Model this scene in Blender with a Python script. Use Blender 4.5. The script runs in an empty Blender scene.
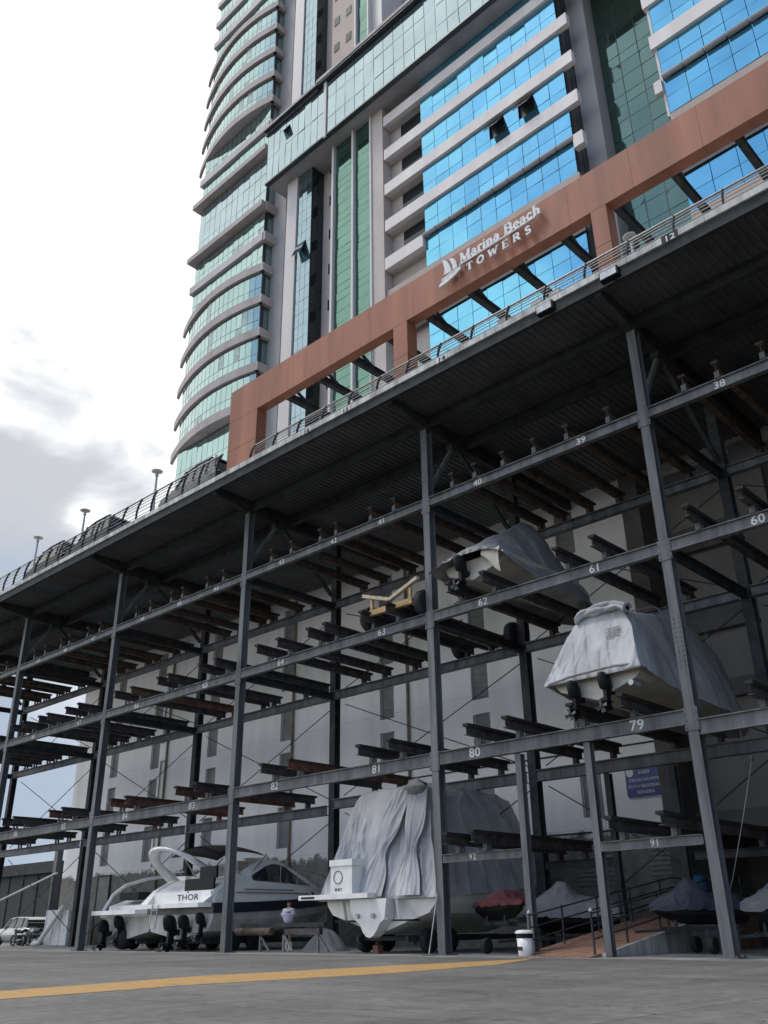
import bpy, math, random
from mathutils import Vector, Matrix, noise
random.seed(7)
scene = bpy.context.scene
COL = scene.collection
V = Vector
PI = math.pi

# ------------------------------------------------------------------ camera
FPX = 888.286
CAM = V((0.0, 0.0, 0.7465))
PITCH, ROLL, YAW = 0.437775, -0.0138879, 0.754563
FWD = V((-math.sin(YAW) * math.cos(PITCH), math.cos(YAW) * math.cos(PITCH), math.sin(PITCH)))
_r = V((math.cos(YAW), math.sin(YAW), 0.0))
_u = _r.cross(FWD)
RGT = _r * math.cos(ROLL) + _u * math.sin(ROLL)
UPV = -_r * math.sin(ROLL) + _u * math.cos(ROLL)


def at(px, py, **k):
    """Point of the photograph's sight line px, py on a real plane X=, Y= or Z=."""
    d = FWD + RGT * ((px - 384) / FPX) + UPV * ((512 - py) / FPX)
    (a, v), = k.items()
    i = 'XYZ'.index(a)
    return CAM + d * ((v - CAM[i]) / d[i])


cd = bpy.data.cameras.new('camera')
co = bpy.data.objects.new('camera', cd)
COL.objects.link(co)
cd.sensor_fit = 'VERTICAL'
cd.sensor_height = 36.0
cd.lens = FPX * 36.0 / 1024.0
cd.clip_start = 0.05
cd.clip_end = 5000
co.matrix_world = Matrix(((RGT.x, UPV.x, -FWD.x, CAM.x), (RGT.y, UPV.y, -FWD.y, CAM.y),
                          (RGT.z, UPV.z, -FWD.z, CAM.z), (0, 0, 0, 1)))
scene.camera = co


# ------------------------------------------------------------------ mesh helper
class MB:
    def __init__(s):
        s.v = []; s.f = []; s.sm = []

    def add(s, vs, fs, smooth=False):
        n = len(s.v)
        s.v += [tuple(p) for p in vs]
        s.f += [tuple(i + n for i in f) for f in fs]
        s.sm += [smooth] * len(fs)
        return s

    def box(s, x0, x1, y0, y1, z0, z1):
        return s.add([(x0, y0, z0), (x1, y0, z0), (x1, y1, z0), (x0, y1, z0),
                      (x0, y0, z1), (x1, y0, z1), (x1, y1, z1), (x0, y1, z1)],
                     [(3, 2, 1, 0), (4, 5, 6, 7), (0, 1, 5, 4), (1, 2, 6, 5), (2, 3, 7, 6), (3, 0, 4, 7)])

    def bar(s, p, q, w, h, up=(0, 0, 1)):
        p, q = V(p), V(q)
        d = (q - p).normalized()
        upv = V(up)
        if abs(d.dot(upv)) > .98: upv = V((0, 1, 0))
        a = d.cross(upv).normalized() * (w / 2)
        b = a.cross(d).normalized() * (h / 2)
        vs = [p - a - b, p + a - b, p + a + b, p - a + b, q - a - b, q + a - b, q + a + b, q - a + b]
        return s.add(vs, [(0, 1, 2, 3), (7, 6, 5, 4), (0, 4, 5, 1), (1, 5, 6, 2), (2, 6, 7, 3), (3, 7, 4, 0)])

    def ibeam(s, p, q, w, h, tf=.025, tw=.02, up=(0, 0, 1)):
        """I section from p to q, centred on the line; h along up."""
        p, q, upv = V(p), V(q), V(up)
        d = (q - p).normalized()
        side = d.cross(upv).normalized()
        upv = side.cross(d).normalized()
        o = upv * (h / 2 - tf / 2)
        s.bar(p + o, q + o, w, tf, upv)
        s.bar(p - o, q - o, w, tf, upv)
        s.bar(p, q, tw, h - 2 * tf, upv)
        return s

    def tube(s, p, q, r, r2=None, n=8, caps=True):
        p, q = V(p), V(q)
        r2 = r if r2 is None else r2
        d = (q - p).normalized()
        a = d.orthogonal().normalized(); b = d.cross(a)
        vs = []
        for c, rr in ((p, r), (q, r2)):
            for i in range(n):
                t = 2 * PI * i / n
                vs.append(c + a * math.cos(t) * rr + b * math.sin(t) * rr)
        fs = [(i, (i + 1) % n, n + (i + 1) % n, n + i) for i in range(n)]
        s.add(vs, fs, True)
        if caps:
            s.add(vs[:n], [tuple(range(n - 1, -1, -1))]); s.add(vs[n:], [tuple(range(n))])
        return s

    def path(s, pts, r, n=6):
        for a, b in zip(pts, pts[1:]):
            s.tube(a, b, r, n=n)
        return s

    def loft(s, rings, closed=True, caps=True, smooth=True):
        n = len(rings[0]); vs = [p for r in rings for p in r]; fs = []
        m = n if closed else n - 1
        for i in range(len(rings) - 1):
            for j in range(m):
                a = i * n + j; b = i * n + (j + 1) % n
                fs.append((a, b, b + n, a + n))
        s.add(vs, fs, smooth)
        if caps and closed:
            s.add(rings[0], [tuple(range(n - 1, -1, -1))]); s.add(rings[-1], [tuple(range(n))])
        return s

    def prism(s, poly, d):
        """flat polygon of 3-D points extruded along d."""
        d = V(d); n = len(poly); P = [V(p) for p in poly]
        vs = P + [p + d for p in P]
        return s.add(vs, [tuple(range(n)), tuple(range(2 * n - 1, n - 1, -1))] +
                     [((i + 1) % n, i, n + i, n + (i + 1) % n) for i in range(n)])

    def lathe(s, c, prof, n=16, axis='Z'):
        rings = []
        for r, h in prof:
            ring = []
            for i in range(n):
                t = 2 * PI * i / n
                a, b = r * math.cos(t), r * math.sin(t)
                ring.append(V(c) + (V((a, b, h)) if axis == 'Z' else V((h, a, b)) if axis == 'X' else V((a, h, b))))
            rings.append(ring)
        return s.loft(rings)

    def grid(s, fn, nu, nv, smooth=True):
        vs = [fn(i / nu, j / nv) for j in range(nv + 1) for i in range(nu + 1)]
        fs = [(j * (nu + 1) + i, j * (nu + 1) + i + 1, (j + 1) * (nu + 1) + i + 1, (j + 1) * (nu + 1) + i)
              for j in range(nv) for i in range(nu)]
        return s.add(vs, fs, smooth)

    def build(s, name, m=None, parent=None, mods=None):
        me = bpy.data.meshes.new(name)
        off = V((0, 0, 0))
        if parent is not None:
            off = WORLD_OF(parent)
        vs = [tuple(V(p) - off) for p in s.v]
        me.from_pydata(vs, [], s.f)
        me.polygons.foreach_set('use_smooth', s.sm)
        me.update()
        if m: me.materials.append(m)
        o = bpy.data.objects.new(name, me)
        COL.objects.link(o)
        if parent is not None: o.parent = parent
        return o


def WORLD_OF(o):
    p = V((0, 0, 0))
    while o is not None:
        p += o.location
        o = o.parent
    return p


def tag(o, label=None, cat=None, group=None, kind=None):
    for k, v in (('label', label), ('category', cat), ('group', group), ('kind', kind)):
        if v: o[k] = v
    return o


def thing(name, label, cat, loc=(0, 0, 0), group=None):
    o = bpy.data.objects.new(name, None)
    o.empty_display_size = .3
    o.location = loc
    COL.objects.link(o)
    return tag(o, label, cat, group)


# ------------------------------------------------------------------ materials
def mat(name, col, rough=.6, metal=0.0, var=.12, scale=1.2, bump=0.0, bscale=20, spec=.5, detail=5, streak=False, col2=None, lo=.35, hi=.65):
    m = bpy.data.materials.new(name)
    m.use_nodes = True
    nt = m.node_tree; N = nt.nodes; L = nt.links
    b = N['Principled BSDF']
    b.inputs['Roughness'].default_value = rough
    b.inputs['Metallic'].default_value = metal
    b.inputs['Specular IOR Level'].default_value = spec
    geo = N.new('ShaderNodeNewGeometry')
    src = geo.outputs['Position']
    if streak:
        mp = N.new('ShaderNodeMapping'); mp.inputs['Scale'].default_value = (1, 1, .12)
        L.new(src, mp.inputs['Vector']); src = mp.outputs['Vector']
    nz = N.new('ShaderNodeTexNoise')
    nz.inputs['Scale'].default_value = scale; nz.inputs['Detail'].default_value = detail
    nz.inputs['Roughness'].default_value = .62
    L.new(src, nz.inputs['Vector'])
    cr = N.new('ShaderNodeValToRGB')
    c = V(col); d = V(col2) if col2 else c * (1 - 2 * var)
    e = c * (1 + var)
    cr.color_ramp.elements[0].position = lo; cr.color_ramp.elements[0].color = (*d, 1)
    cr.color_ramp.elements[1].position = hi; cr.color_ramp.elements[1].color = (*e, 1)
    L.new(nz.outputs['Fac'], cr.inputs['Fac'])
    L.new(cr.outputs['Color'], b.inputs['Base Color'])
    if bump:
        n2 = N.new('ShaderNodeTexNoise'); n2.inputs['Scale'].default_value = bscale; n2.inputs['Detail'].default_value = 4
        L.new(geo.outputs['Position'], n2.inputs['Vector'])
        bp = N.new('ShaderNodeBump'); bp.inputs['Strength'].default_value = bump; bp.inputs['Distance'].default_value = .02
        L.new(n2.outputs['Fac'], bp.inputs['Height']); L.new(bp.outputs['Normal'], b.inputs['Normal'])
    return m


M = {}
M['steel'] = mat('painted_steel', (.118, .124, .130), .5, .0, .22, 2.5, .15, 30, streak=True)


def steel_mat(name, base, rust=.5):
    """old painted steel: streaky grey paint, scuffs, rust freckles"""
    m = mat(name, base, .55, 0, .25, 2.5, .2, 40, streak=True, spec=.4)
    nt = m.node_tree; N = nt.nodes; L = nt.links; b = N['Principled BSDF']
    src = b.inputs['Base Color'].links[0].from_socket
    geo = [n for n in N if n.type == 'NEW_GEOMETRY'][0]
    for sc, lo, hi, col, k in ((3.2, .60, .68, (.13, .062, .035), rust), (9.0, .66, .72, (.30, .31, .31), .6)):
        n = N.new('ShaderNodeTexNoise'); n.inputs['Scale'].default_value = sc; n.inputs['Detail'].default_value = 8; n.inputs['Roughness'].default_value = .75
        L.new(geo.outputs['Position'], n.inputs['Vector'])
        r = N.new('ShaderNodeMapRange'); r.inputs['From Min'].default_value = lo; r.inputs['From Max'].default_value = hi; r.inputs['To Max'].default_value = k
        L.new(n.outputs['Fac'], r.inputs['Value'])
        x = N.new('ShaderNodeMix'); x.data_type = 'RGBA'; L.new(r.outputs['Result'], x.inputs[0]); L.new(src, x.inputs[6]); x.inputs[7].default_value = (*col, 1)
        src = x.outputs[2]
    L.new(src, b.inputs['Base Color'])
    return m


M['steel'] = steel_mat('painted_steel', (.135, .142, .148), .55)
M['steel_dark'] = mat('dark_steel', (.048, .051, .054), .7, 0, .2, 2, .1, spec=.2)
M['soffit'] = mat('metal_deck', (.088, .092, .096), .6, .0, .15, .6)
M['wood_brown'] = mat('bunk_brown_timber', (.10, .07, .05), .8, 0, .3, 3, .2)
M['wood'] = mat('bunk_timber', (.07, .062, .06), .8, 0, .3, 3, .2)
M['wood_red'] = mat('bunk_red_timber', (.16, .075, .055), .8, 0, .3, 3, .2)
M['bracket'] = mat('dull_bracket', (.085, .088, .09), .6, .1, .15, 6)
M['zinc'] = mat('galvanised', (.42, .44, .46), .45, .4, .15, 6)
M['rail'] = mat('rail_metal', (.30, .30, .29), .4, .5, .1, 3)
M['kerb'] = mat('concrete_kerb', (.52, .52, .50), .8, 0, .22, 2.5, .2, streak=True)
M['brown'] = mat('terracotta_cladding', (.315, .118, .066), .6, 0, .14, 1.1, .05, streak=True)
M['beige'] = mat('beige_wall', (.50, .45, .42), .75, 0, .07, .35, .1)
M['beige2'] = mat('beige_spandrel', (.70, .655, .635), .65, 0, .06, .6, .1, streak=True)
M['pinkwall'] = mat('rose_beige_wall', (.40, .325, .29), .7, 0, .06, .5)
M['greywall'] = mat('grey_wall', (.33, .325, .33), .75, 0, .1, .4, .1, streak=True)
M['taupe'] = mat('taupe_slab', (.40, .355, .345), .7, 0, .1, .6, streak=True)
M['taupe_lt'] = mat('pale_slab', (.50, .47, .47), .7, 0, .08, .6, streak=True)
M['whitecol'] = mat('white_pier', (.62, .59, .57), .65, 0, .06, .4, streak=True)
M['black'] = mat('black_plastic', (.012, .0125, .014), .5, 0, .1, 4, spec=.2)
M['rubber'] = mat('rubber', (.02, .02, .021), .8, 0, .2, 8, .2)
M['white'] = mat('white_gelcoat', (.82, .82, .80), .22, 0, .04, 1.5, col2=(.70, .695, .67))
M['cream'] = mat('cream_gelcoat', (.50, .48, .42), .35, 0, .1, 2)
M['hullgrey'] = mat('grey_bottom_paint', (.50, .49, .46), .5, 0, .12, 1.5, streak=True)
M['navy'] = mat('navy_stripe', (.02, .025, .04), .3, 0, .1, 2)
M['tarp'] = mat('silver_tarp', (.44, .445, .46), .6, 0, .13, 1.6, .45, 5, streak=True)
M['tarp2'] = mat('grey_tarp', (.27, .275, .28), .62, 0, .15, 1.6, .45, 5, streak=True)
M['tarp_dk'] = mat('charcoal_tarp', (.15, .155, .165), .7, 0, .1, .9, .25, 9)
M['yellow'] = mat('yellow_paint', (.52, .30, .09), .65, 0, .15, 6, .2)
M['yellowsteel'] = mat('ochre_steel', (.50, .33, .13), .6, 0, .18, 5)
M['palewood'] = mat('pale_timber', (.55, .46, .34), .75, 0, .15, 5)
M['brick'] = mat('brick_red_paving', (.27, .15, .105), .85, 0, .2, 5, .3)
M['blue_sign'] = mat('blue_sign_paint', (.022, .05, .22), .4, 0, .08, 3)
M['bluepaint'] = mat('teal_blue_plastic', (.03, .12, .24), .45, 0, .1, 3)
M['text_white'] = mat('white_paint', (.72, .73, .72), .6, 0, .1, 9)
M['red_tarp'] = mat('faded_red_cover', (.13, .032, .042), .75, 0, .15, 3, .2)
M['blue_tarp'] = mat('blue_grey_cover', (.042, .05, .075), .75, 0, .15, 3, .3)
M['leaf'] = mat('leaf_green', (.075, .105, .04), .6, 0, .3, 5)
M['hedge'] = mat('dark_hedge_leaf', (.045, .06, .04), .6, 0, .3, 5)
M['darkwall'] = mat('dark_panel', (.026, .027, .027), .7, 0, .15, .5, streak=True)
M['silver'] = mat('silver_paint', (.45, .46, .47), .3, .4, .05, 2)
M['darkglass'] = mat('dark_glass', (.02, .026, .03), .06, 0, .1, .5, spec=.8)
M['skin'] = mat('skin', (.30, .17, .11), .55, 0, .05, 6)
M['shirt'] = mat('lilac_white_cloth', (.60, .59, .68), .85, 0, .06, 6, .2)
M['shorts'] = mat('black_cloth', (.018, .019, .024), .85, 0, .1, 6)
M['hair'] = mat('dark_hair', (.012, .010, .009), .6, 0, .2, 20)
M['seat'] = mat('tan_vinyl', (.35, .30, .24), .5, 0, .08, 4)
M['rust'] = mat('rusty_pipe', (.11, .08, .062), .75, 0, .3, 6)
M['pipe'] = mat('ochre_downpipe', (.22, .18, .12), .6, 0, .15, 2)
M['recess'] = mat('grey_window_infill', (.22, .225, .22), .7, 0, .1, .8)
M['mullion'] = mat('dark_mullion', (.05, .06, .065), .4, .3, .1, 2)
M['umbrella'] = mat('pale_lamp_disc', (.55, .54, .52), .5, 0, .05, 3)


def glass(name, col, rough=.04, metal=.85, var=.05):
    """coated reflective facade glass: tinted mirror with slightly uneven panes"""
    m = mat(name, col, rough, metal, var, .5, .03, .9)
    return m


M['g_blue'] = glass('blue_reflective_glass', (.165, .485, .67), .06)
M['g_curtain'] = mat('curtained_glass', (.30, .40, .385), .12, .35, .15, 3)
M['g_green'] = glass('green_reflective_glass', (.13, .25, .20))
M['g_teal'] = glass('teal_reflective_glass', (.33, .47, .445))
M['g_pale'] = glass('pale_reflective_glass', (.35, .45, .47))
M['g_slate'] = glass('slate_reflective_glass', (.26, .36, .40))
M['g_dkgreen'] = glass('dark_green_glass', (.13, .215, .175))
M['g_black'] = glass('black_glass', (.025, .033, .037), .08, .3)
M['boatglass'] = glass('smoked_glass', (.03, .035, .04), .05, .2)


def ground_mat():
    m = bpy.data.materials.new('worn_concrete_yard'); m.use_nodes = True
    nt = m.node_tree; N = nt.nodes; L = nt.links; b = N['Principled BSDF']
    g = N.new('ShaderNodeNewGeometry')

    def nz(sc, det=6, rough=.6, stretch=None):
        n = N.new('ShaderNodeTexNoise'); n.inputs['Scale'].default_value = sc
        n.inputs['Detail'].default_value = det; n.inputs['Roughness'].default_value = rough
        if stretch:
            mp = N.new('ShaderNodeMapping'); mp.inputs['Scale'].default_value = stretch
            mp.inputs['Rotation'].default_value = (0, 0, .6)
            L.new(g.outputs['Position'], mp.inputs['Vector']); L.new(mp.outputs['Vector'], n.inputs['Vector'])
        else:
            L.new(g.outputs['Position'], n.inputs['Vector'])
        return n.outputs['Fac']

    def ramp(f, stops):
        r = N.new('ShaderNodeValToRGB'); e = r.color_ramp.elements
        while len(e) < len(stops): e.new(.5)
        for q, (p, c) in zip(e, stops): q.position = p; q.color = (c[0], c[1], c[2], 1)
        L.new(f, r.inputs['Fac']); return r.outputs['Color']

    def mul(a, c, k):
        x = N.new('ShaderNodeMix'); x.data_type = 'RGBA'; x.blend_type = 'MULTIPLY'
        x.inputs[0].default_value = k; L.new(a, x.inputs[6]); L.new(c, x.inputs[7]); return x.outputs[2]
    base = ramp(nz(.35, 8, .7), [(.3, (.155, .151, .14)), (.5, (.215, .21, .196)), (.72, (.275, .268, .25))])
    base = mul(base, ramp(nz(.9, 6, .7, (1, .12, 1)), [(.38, (.72, .72, .72)), (.55, (1, 1, 1))]), .8)
    base = mul(base, ramp(nz(5, 5, .7), [(.34, (.66, .655, .65)), (.52, (1, 1, 1)), (.68, (1.22, 1.21, 1.19))]), .85)
    base = mul(base, ramp(nz(40, 3), [(.3, (.75, .75, .75)), (.7, (1.1, 1.1, 1.1))]), .6)
    # tyre-darkened lanes, oil spots, hairline cracks and slab joints
    base = mul(base, ramp(nz(.22, 7, .7, (.25, 1.3, 1)), [(.44, (.66, .65, .64)), (.56, (1, 1, 1))]), .55)
    base = mul(base, ramp(nz(2.4, 2, .5), [(.24, (.35, .34, .33)), (.31, (1, 1, 1))]), .7)
    vo = N.new('ShaderNodeTexVoronoi'); vo.feature = 'DISTANCE_TO_EDGE'; vo.inputs['Scale'].default_value = .16
    dn = N.new('ShaderNodeTexNoise'); dn.inputs['Scale'].default_value = .9; dn.inputs['Detail'].default_value = 6; L.new(g.outputs['Position'], dn.inputs['Vector'])
    va = N.new('ShaderNodeVectorMath'); va.operation = 'MULTIPLY_ADD'; L.new(dn.outputs['Color'], va.inputs[0]); va.inputs[1].default_value = (1.6, 1.6, 0); L.new(g.outputs['Position'], va.inputs[2])
    L.new(va.outputs[0], vo.inputs['Vector'])
    base = mul(base, ramp(vo.outputs['Distance'], [(.0012, (.35, .35, .34)), (.0035, (1, 1, 1))]), .8)
    br = N.new('ShaderNodeTexBrick'); br.offset = 0; br.inputs['Scale'].default_value = 1; br.inputs['Brick Width'].default_value = 4.6; br.inputs['Row Height'].default_value = 3.4
    br.inputs['Mortar Size'].default_value = .018; br.inputs['Color1'].default_value = (1, 1, 1, 1); br.inputs['Color2'].default_value = (.86, .86, .85, 1); br.inputs['Mortar'].default_value = (.4, .4, .39, 1)
    L.new(g.outputs['Position'], br.inputs['Vector'])
    base = mul(base, br.outputs['Color'], .75)
    base = mul(base, ramp(nz(.12, 5, .65), [(.40, (.62, .61, .6)), (.48, (1, 1, 1))]), .45)
    L.new(base, b.inputs['Base Color'])
    b.inputs['Roughness'].default_value = .82
    bp = N.new('ShaderNodeBump'); bp.inputs['Strength'].default_value = .3; bp.inputs['Distance'].default_value = .01
    L.new(nz(60, 3), bp.inputs['Height']); L.new(bp.outputs['Normal'], b.inputs['Normal'])
    return m


def wall_mat():
    """white rendered wall with a grimy skirt whose upper edge is ragged, and thin panel joints"""
    m = bpy.data.materials.new('stained_white_render'); m.use_nodes = True
    nt = m.node_tree; N = nt.nodes; L = nt.links; b = N['Principled BSDF']
    g = N.new('ShaderNodeNewGeometry'); s = N.new('ShaderNodeSeparateXYZ'); L.new(g.outputs['Position'], s.inputs[0])
    n = N.new('ShaderNodeTexNoise'); n.inputs['Scale'].default_value = .7; n.inputs['Detail'].default_value = 8; n.inputs['Roughness'].default_value = .7
    L.new(g.outputs['Position'], n.inputs['Vector'])

    def math_(op, a, c):
        q = N.new('ShaderNodeMath'); q.operation = op
        for i, x in enumerate((a, c)):
            if isinstance(x, (int, float)): q.inputs[i].default_value = x
            else: L.new(x, q.inputs[i])
        return q.outputs[0]
    edge = math_('ADD', math_('MULTIPLY', n.outputs['Fac'], 1.9), 3.05)
    d = math_('SUBTRACT', edge, s.outputs['Z'])
    mr = N.new('ShaderNodeMapRange'); mr.inputs['From Min'].default_value = -.08; mr.inputs['From Max'].default_value = .12
    L.new(d, mr.inputs['Value'])
    n2 = N.new('ShaderNodeTexNoise'); n2.inputs['Scale'].default_value = 2.2; n2.inputs['Detail'].default_value = 8; n2.inputs['Roughness'].default_value = .75
    L.new(g.outputs['Position'], n2.inputs['Vector'])
    dirt = N.new('ShaderNodeValToRGB'); dirt.color_ramp.elements[0].position = .35; dirt.color_ramp.elements[1].position = .7
    dirt.color_ramp.elements[0].color = (.105, .10, .092, 1); dirt.color_ramp.elements[1].color = (.25, .245, .235, 1)
    L.new(n2.outputs['Fac'], dirt.inputs['Fac'])
    mp = N.new('ShaderNodeMapping'); mp.inputs['Scale'].default_value = (.9, .9, .06); L.new(g.outputs['Position'], mp.inputs['Vector'])
    n3 = N.new('ShaderNodeTexNoise'); n3.inputs['Scale'].default_value = 1.1; n3.inputs['Detail'].default_value = 6; L.new(mp.outputs['Vector'], n3.inputs['Vector'])
    wh = N.new('ShaderNodeValToRGB'); wh.color_ramp.elements[0].position = .3; wh.color_ramp.elements[1].position = .62
    wh.color_ramp.elements[0].color = (.77, .765, .745, 1); wh.color_ramp.elements[1].color = (.88, .875, .86, 1)
    L.new(n3.outputs['Fac'], wh.inputs['Fac'])
    # joints every 2.05 m in height
    fr = math_('FRACT', math_('DIVIDE', s.outputs['Z'], 2.05), 0)
    j = math_('LESS_THAN', fr, .012)
    jm = N.new('ShaderNodeMix'); jm.data_type = 'RGBA'; jm.blend_type = 'MULTIPLY'
    L.new(math_('MULTIPLY', j, .3), jm.inputs[0]); L.new(wh.outputs['Color'], jm.inputs[6]); jm.inputs[7].default_value = (.3, .3, .3, 1)
    mx = N.new('ShaderNodeMix'); mx.data_type = 'RGBA'
    L.new(mr.outputs['Result'], mx.inputs[0]); L.new(jm.outputs[2], mx.inputs[6]); L.new(dirt.outputs['Color'], mx.inputs[7])
    L.new(mx.outputs[2], b.inputs['Base Color']); b.inputs['Roughness'].default_value = .85
    return m


M['ground'] = ground_mat()
M['wall'] = wall_mat()


# ------------------------------------------------------------------ world and sun
def build_world():
    w = bpy.data.worlds.new('World'); scene.world = w; w.use_nodes = True
    nt = w.node_tree; N = nt.nodes; L = nt.links
    for n in list(N): N.remove(n)
    out = N.new('ShaderNodeOutputWorld')
    sky = N.new('ShaderNodeTexSky'); sky.sky_type = 'NISHITA'; sky.sun_disc = False
    sky.sun_elevation = math.radians(SUN_EL); sky.sun_rotation = math.radians(SUN_ROT)
    sky.air_density = 1.0; sky.dust_density = 1.2; sky.ozone_density = 1.2
    bs = N.new('ShaderNodeBackground'); bs.inputs['Strength'].default_value = .14; L.new(sky.outputs[0], bs.inputs['Color'])
    tc = N.new('ShaderNodeTexCoord')
    dirv = tc.outputs['Generated']

    def dot(v):
        q = N.new('ShaderNodeVectorMath'); q.operation = 'DOT_PRODUCT'; L.new(dirv, q.inputs[0]); q.inputs[1].default_value = v
        return q.outputs['Value']

    def math_(op, a, c=0.0, clamp=False):
        q = N.new('ShaderNodeMath'); q.operation = op; q.use_clamp = clamp
        for i, x in enumerate((a, c)):
            if isinstance(x, (int, float)): q.inputs[i].default_value = x
            else: L.new(x, q.inputs[i])
        return q.outputs[0]

    def mrange(x, a, b_, c, d):
        q = N.new('ShaderNodeMapRange'); q.interpolation_type = 'SMOOTHSTEP'
        L.new(x, q.inputs['Value'])
        for k, v in zip(('From Min', 'From Max', 'To Min', 'To Max'), (a, b_, c, d)): q.inputs[k].default_value = v
        return q.outputs['Result']
    mp = N.new('ShaderNodeMapping'); mp.inputs['Scale'].default_value = (1, 1, 1.8); L.new(dirv, mp.inputs['Vector'])
    n1 = N.new('ShaderNodeTexNoise'); n1.inputs['Scale'].default_value = 2.6; n1.inputs['Detail'].default_value = 9; n1.inputs['Roughness'].default_value = .55
    n1.inputs['Distortion'].default_value = .3
    L.new(mp.outputs['Vector'], n1.inputs['Vector'])
    n2 = N.new('ShaderNodeTexNoise'); n2.inputs['Scale'].default_value = 6.5; n2.inputs['Detail'].default_value = 9; n2.inputs['Roughness'].default_value = .5
    n2.inputs['Distortion'].default_value = .25
    L.new(mp.outputs['Vector'], n2.inputs['Vector'])
    # the bright overcast bank lies ahead and to the left; the sky opens to blue behind the viewer
    ahead = dot((-.74, .64, .2))
    sz = N.new('ShaderNodeSeparateXYZ'); L.new(dirv, sz.inputs[0])
    haze = math_('MULTIPLY', mrange(sz.outputs['Z'], .12, .42, .45, 0), mrange(sz.outputs['X'], .0, .65, 1, 0))      # bright horizon veil, faded out to the right so right-facing sides darken
    cover = math_('ADD', math_('ADD', mrange(ahead, -.35, .45, -.12, .5), haze), n1.outputs['Fac'])
    cloud = mrange(cover, .52, .72, 0, 1)
    # grey cloud bank low on the left
    d0 = (FWD + RGT * ((20 - 384) / FPX) + UPV * ((512 - 545) / FPX)).normalized()
    d1 = (FWD + RGT * ((30 - 384) / FPX) + UPV * ((512 - 770) / FPX)).normalized()
    grey = mrange(math_('ADD', dot(tuple(d0)), math_('MULTIPLY', math_('SUBTRACT', n2.outputs['Fac'], .5), .11)), .976, 1.006, 0, 1)
    low = mrange(math_('ADD', dot(tuple(d1)), math_('MULTIPLY', math_('SUBTRACT', n2.outputs['Fac'], .5), .05)), .965, 1.0, 0, 1)
    mix1 = N.new('ShaderNodeMix'); mix1.data_type = 'RGBA'; L.new(grey, mix1.inputs[0])
    wr = N.new('ShaderNodeValToRGB'); L.new(n1.outputs['Fac'], wr.inputs['Fac'])
    wr.color_ramp.elements[0].position = .3; wr.color_ramp.elements[0].color = (.90, .92, .95, 1)
    wr.color_ramp.elements[1].position = .55; wr.color_ramp.elements[1].color = (1.06, 1.06, 1.06, 1)
    L.new(wr.outputs['Color'], mix1.inputs[6]); mix1.inputs[7].default_value = (.45, .465, .50, 1)
    mix2 = N.new('ShaderNodeMix'); mix2.data_type = 'RGBA'; L.new(low, mix2.inputs[0])
    L.new(mix1.outputs[2], mix2.inputs[6]); mix2.inputs[7].default_value = (.33, .39, .48, 1)
    bc = N.new('ShaderNodeBackground'); L.new(mix2.outputs[2], bc.inputs['Color']); bc.inputs['Strength'].default_value = CLOUD
    ms = N.new('ShaderNodeMixShader'); L.new(cloud, ms.inputs[0]); L.new(bs.outputs[0], ms.inputs[1]); L.new(bc.outputs[0], ms.inputs[2])
    L.new(ms.outputs[0], out.inputs['Surface'])


CLOUD = 1.0
SUN_DIR = V((-.34, -.30, .90)).normalized()      # towards the sun: high on the left, behind the viewer
SUN_EL = math.degrees(math.asin(SUN_DIR.z))
SUN_ROT = math.degrees(math.atan2(SUN_DIR.x, SUN_DIR.y))
build_world()
sd = bpy.data.lights.new('sun', 'SUN'); sd.energy = 1.0; sd.angle = math.radians(14); sd.color = (1, .96, .9)
so = bpy.data.objects.new('sun', sd); COL.objects.link(so)
so.rotation_euler = (-SUN_DIR).to_track_quat('-Z', 'Y').to_euler()
so.location = (0, 0, 120)
vs = scene.view_settings
vs.view_transform = 'Standard'; vs.look = 'None'; vs.gamma = 1; vs.use_curve_mapping = False
vs.exposure = 0.47
scene.cycles.max_bounces = 8
scene.cycles.diffuse_bounces = 4
scene.cycles.use_denoising = True
# ------------------------------------------------------------------ ground
g = MB()
g.add([(-700, -300, 0), (500, -300, 0), (500, 700, 0), (-700, 700, 0)], [(0, 1, 2, 3)])
tag(g.build('ground', M['ground']), kind='structure')
st = MB()      # smoother concrete strip under the rack front
st.add([(-66, 20.75, .004), (6, 20.75, .004), (6, 31.9, .004), (-66, 31.9, .004)], [(0, 1, 2, 3)])
tag(st.build('concrete_strip', mat('rack_floor_concrete', (.27, .265, .25), .85, 0, .22, .8, .2, 30)), kind='structure')


def yl(px):   # left / right edge of the yellow line, found on the ground
    return at(px, 0, Z=0)


ln = MB()
L0 = [at(0, 991.5, Z=0), at(200, 976.2, Z=0), at(384, 966.2, Z=0), at(538, 958.6, Z=0)]
L1_ = [at(0, 999.5, Z=0), at(200, 984.5, Z=0), at(384, 974.0, Z=0), at(500, 964.5, Z=0)]
d_ = (L0[0] - L0[2]).normalized() * 9; e_ = (L1_[0] - L1_[2]).normalized() * 9
L0.insert(0, L0[0] + d_); L1_.insert(0, L1_[0] + e_)
vs_ = []
rl = random.Random(5)
for i in range(len(L0) - 1):
    n_ = max(4, int((L0[i] - L0[i + 1]).length / .12))
    for k in range(n_):
        a, b = L0[i].lerp(L0[i + 1], k / n_), L1_[i].lerp(L1_[i + 1], k / n_)
        q = (b - a).normalized()
        a = a + q * (rl.uniform(-.02, .03) + .05 * noise.noise((i + k * .15, 1, 0))); b = b + q * (rl.uniform(-.03, .02) + .05 * noise.noise((i + k * .15, 7, 0)))
        vs_ += [(a.x, a.y, .004), (b.x, b.y, .004)]
ln.add(vs_, [(2 * i, 2 * i + 1, 2 * i + 3, 2 * i + 2) for i in range(len(vs_) // 2 - 1)])
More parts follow.
